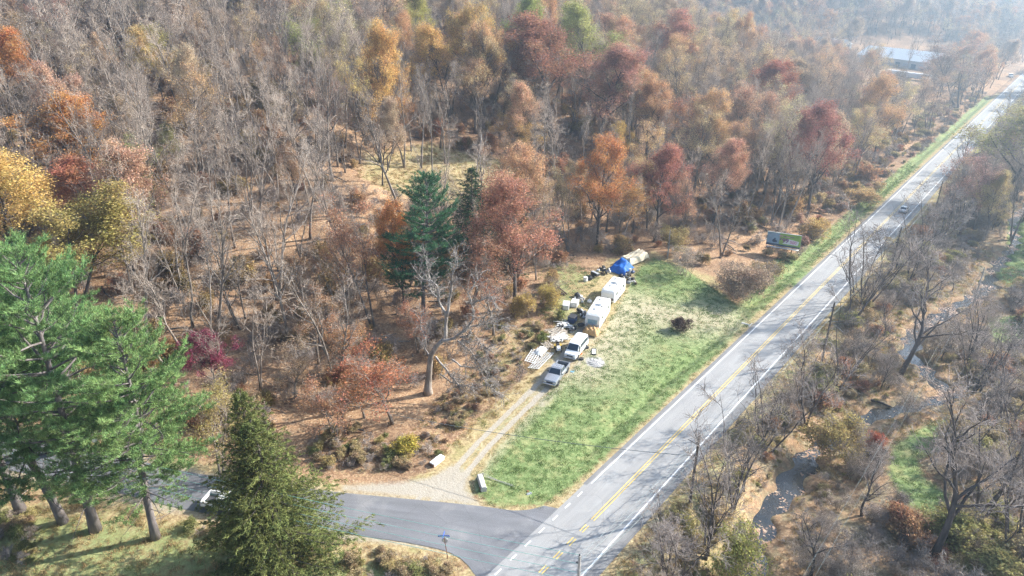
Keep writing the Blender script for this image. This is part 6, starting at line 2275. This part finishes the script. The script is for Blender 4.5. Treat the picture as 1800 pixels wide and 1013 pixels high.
# dead stub and pale bare snags
for (bx, by, ty, lab) in ((1720 - 22, 0, 0, ''),):
    pass
for (bx, by, ty, lab) in [(1570, 490, 425, 'dead broken trunk with stub branches beside the road'), (253, 297, 0, ''), (682, 300, 270, 'short broken stump standing in the clearing'), (1173, 455, 402, 'pale broken trunk beside the tan bush'), (833, 345, 235, 'white skeleton of a dead conifer in the clearing')]:
    if not lab: continue
    P = at(bx, by); H = max(2.5, min(14, height_to(P, ty)))
    o = thing('dead_snag', lab, 'dead tree', P, G.uniform(0, 6.28))
    mt = M['deadwood'] if 'white' in lab or 'pale' in lab else M['bark_dark']
    pts, rad = grow_limb(G, Vector((0, 0, -.2)), Vector((0, 0, 1)), H, .2, .08, 6, .04, .03)
    MB().tube(pts, rad, 7).build('trunk', mt, o, True)
    b = MB()
    nb = 34 if 'conifer' in lab else 5
    for i in range(nb):
        p, d, _ = along(pts, .25 + .74 * i / nb)
        b.tube(*grow_limb(G, p, side_dir(G, d, 1.35, i * 2.4), (2.2 if 'conifer' in lab else 1.6) * (1.15 - i / nb), .035 if 'conifer' in lab else .06, .012, 3, .1, .02), sides=4)
    b.build('branches', mt, o)

# ------------------------------------------------------------------ far buildings
Pq = at(1590, 116)
hq = heading(at(1530, 112), at(1660, 128))
barn = thing('white_building', 'long white roofed building in the haze at the upper right', 'building', Pq, hq)
BL, BD, WH, RH = 60.0, 22.0, 5.0, 5.5
MB().box((0, 0, WH / 2), (BL - 1, BD - 1, WH)).build('wall', M['barn_wall'], barn)
rf = MB()
rf.loft([[Vector((-BL / 2, -BD / 2, WH)), Vector((-BL / 2, 0, WH + RH)), Vector((-BL / 2, BD / 2, WH))], [Vector((BL / 2 - 4, -BD / 2, WH)), Vector((BL / 2 - 4, 0, WH + RH)), Vector((BL / 2 - 4, BD / 2, WH))], [Vector((BL / 2 + 1, -BD / 2 + 1, WH)), Vector((BL / 2 + 1, 0, WH + .3)), Vector((BL / 2 + 1, BD / 2 - 1, WH))]])
rf.build('roof', M['roof_white'], barn)
for i in range(10):
    w = MB().box((-BL / 2 + 4 + i * 5.6, -BD / 2 + .47, 1.8), (3.4, .1, 2.8)).build('door', M['navy'] if i % 2 else M['greyband'], barn)
    MB().box((-BL / 2 + 4 + i * 5.6, -BD / 2 + .45, 3.28), (3.7, .16, .14)).build('lintel', M['whitepaint'], w)
P2 = at(1458, 88)
b2 = thing('white_building', 'smaller white roofed building behind trees left of the long one', 'building', P2, hq)
b2.scale = (1.4, 1.4, 1.4)
MB().box((0, 0, 1.8), (19, 9, 3.6)).build('wall', M['barn_wall'], b2)
MB().loft([[Vector((x, -5, 3.6)), Vector((x, 0, 6)), Vector((x, 5, 3.6))] for x in (-10, 10)]).build('roof', M['roof_white'], b2)
for i in range(4):
    MB().box((-7 + i * 4.6, -4.53, 1.6), (1.4, .08, 1.3)).build('window', M['glass'], b2)


def semi(P, rz, L, lab):
    o = thing('box_trailer', lab, 'trailer', P, rz)
    MB().rbox((0, 0, 2.4), (L, 2.5, 2.6), .08).build('box', M['white'], o)
    MB().box((0, 0, .95), (L - .4, 1.4, .3)).build('chassis', M['dark'], o)
    for s in (-1, 1):
        for x in (-L / 2 + 1.2, -L / 2 + 2.5):
            wheel(o, x, s * 1.0, .5, .4)
        MB().box((L / 2 - 2.4, s * .8, .55), (.15, .15, 1.1)).build('landing_leg', M['dark'], o)
    return o


semi(at(1577, 136), hq, 16, 'long white box trailer parked below the white building, left')
semi(at(1612, 141), hq + .06, 15, 'long white box trailer parked below the white building, right')

# ------------------------------------------------------------------ haze
hz = MB()
xs_, ys_ = to_xy(np.array([-190., -190., 1150., 1150.]), np.array([-760., 560., 560., -760.]))
ztop = max(CAM_H + 8, float(zf.max()) + 42)
zbot = float(zf.min()) - 1.0
hb = [(x * 1.01 - 2, y * 1.01 - 3, zbot) for x, y in zip(xs_, ys_)]
hz.v = [(float(xs_.min()) - 5, float(ys_.min()) - 5, zbot), (float(xs_.max()) + 5, float(ys_.min()) - 5, zbot), (float(xs_.max()) + 5, float(ys_.max()) + 5, zbot), (float(xs_.min()) - 5, float(ys_.max()) + 5, zbot)]
hz.v += [(a, b, ztop) for a, b, c in hz.v]
hz.f = [(0, 3, 2, 1), (4, 5, 6, 7), (0, 1, 5, 4), (1, 2, 6, 5), (2, 3, 7, 6), (3, 0, 4, 7)]
hz.m = [0] * 6
hm, hn, hl = new_mat('haze')
hn.remove(hn['Principled BSDF'])
pv = hn.new('ShaderNodeVolumePrincipled')
pv.inputs['Color'].default_value = (0.58, 0.79, 1.0, 1)
pv.inputs['Density'].default_value = HAZE_DENSITY
pv.inputs['Density Attribute'].default_value = ''
pv.inputs['Color Attribute'].default_value = ''
pv.inputs['Temperature Attribute'].default_value = ''
hm.cycles.homogeneous_volume = True
pv.inputs['Anisotropy'].default_value = 0.68
hl.new(pv.outputs[0], hn['Material Output'].inputs['Volume'])
tag(hz.build('haze', hm), 'pale blue autumn haze filling the valley', kind='stuff')
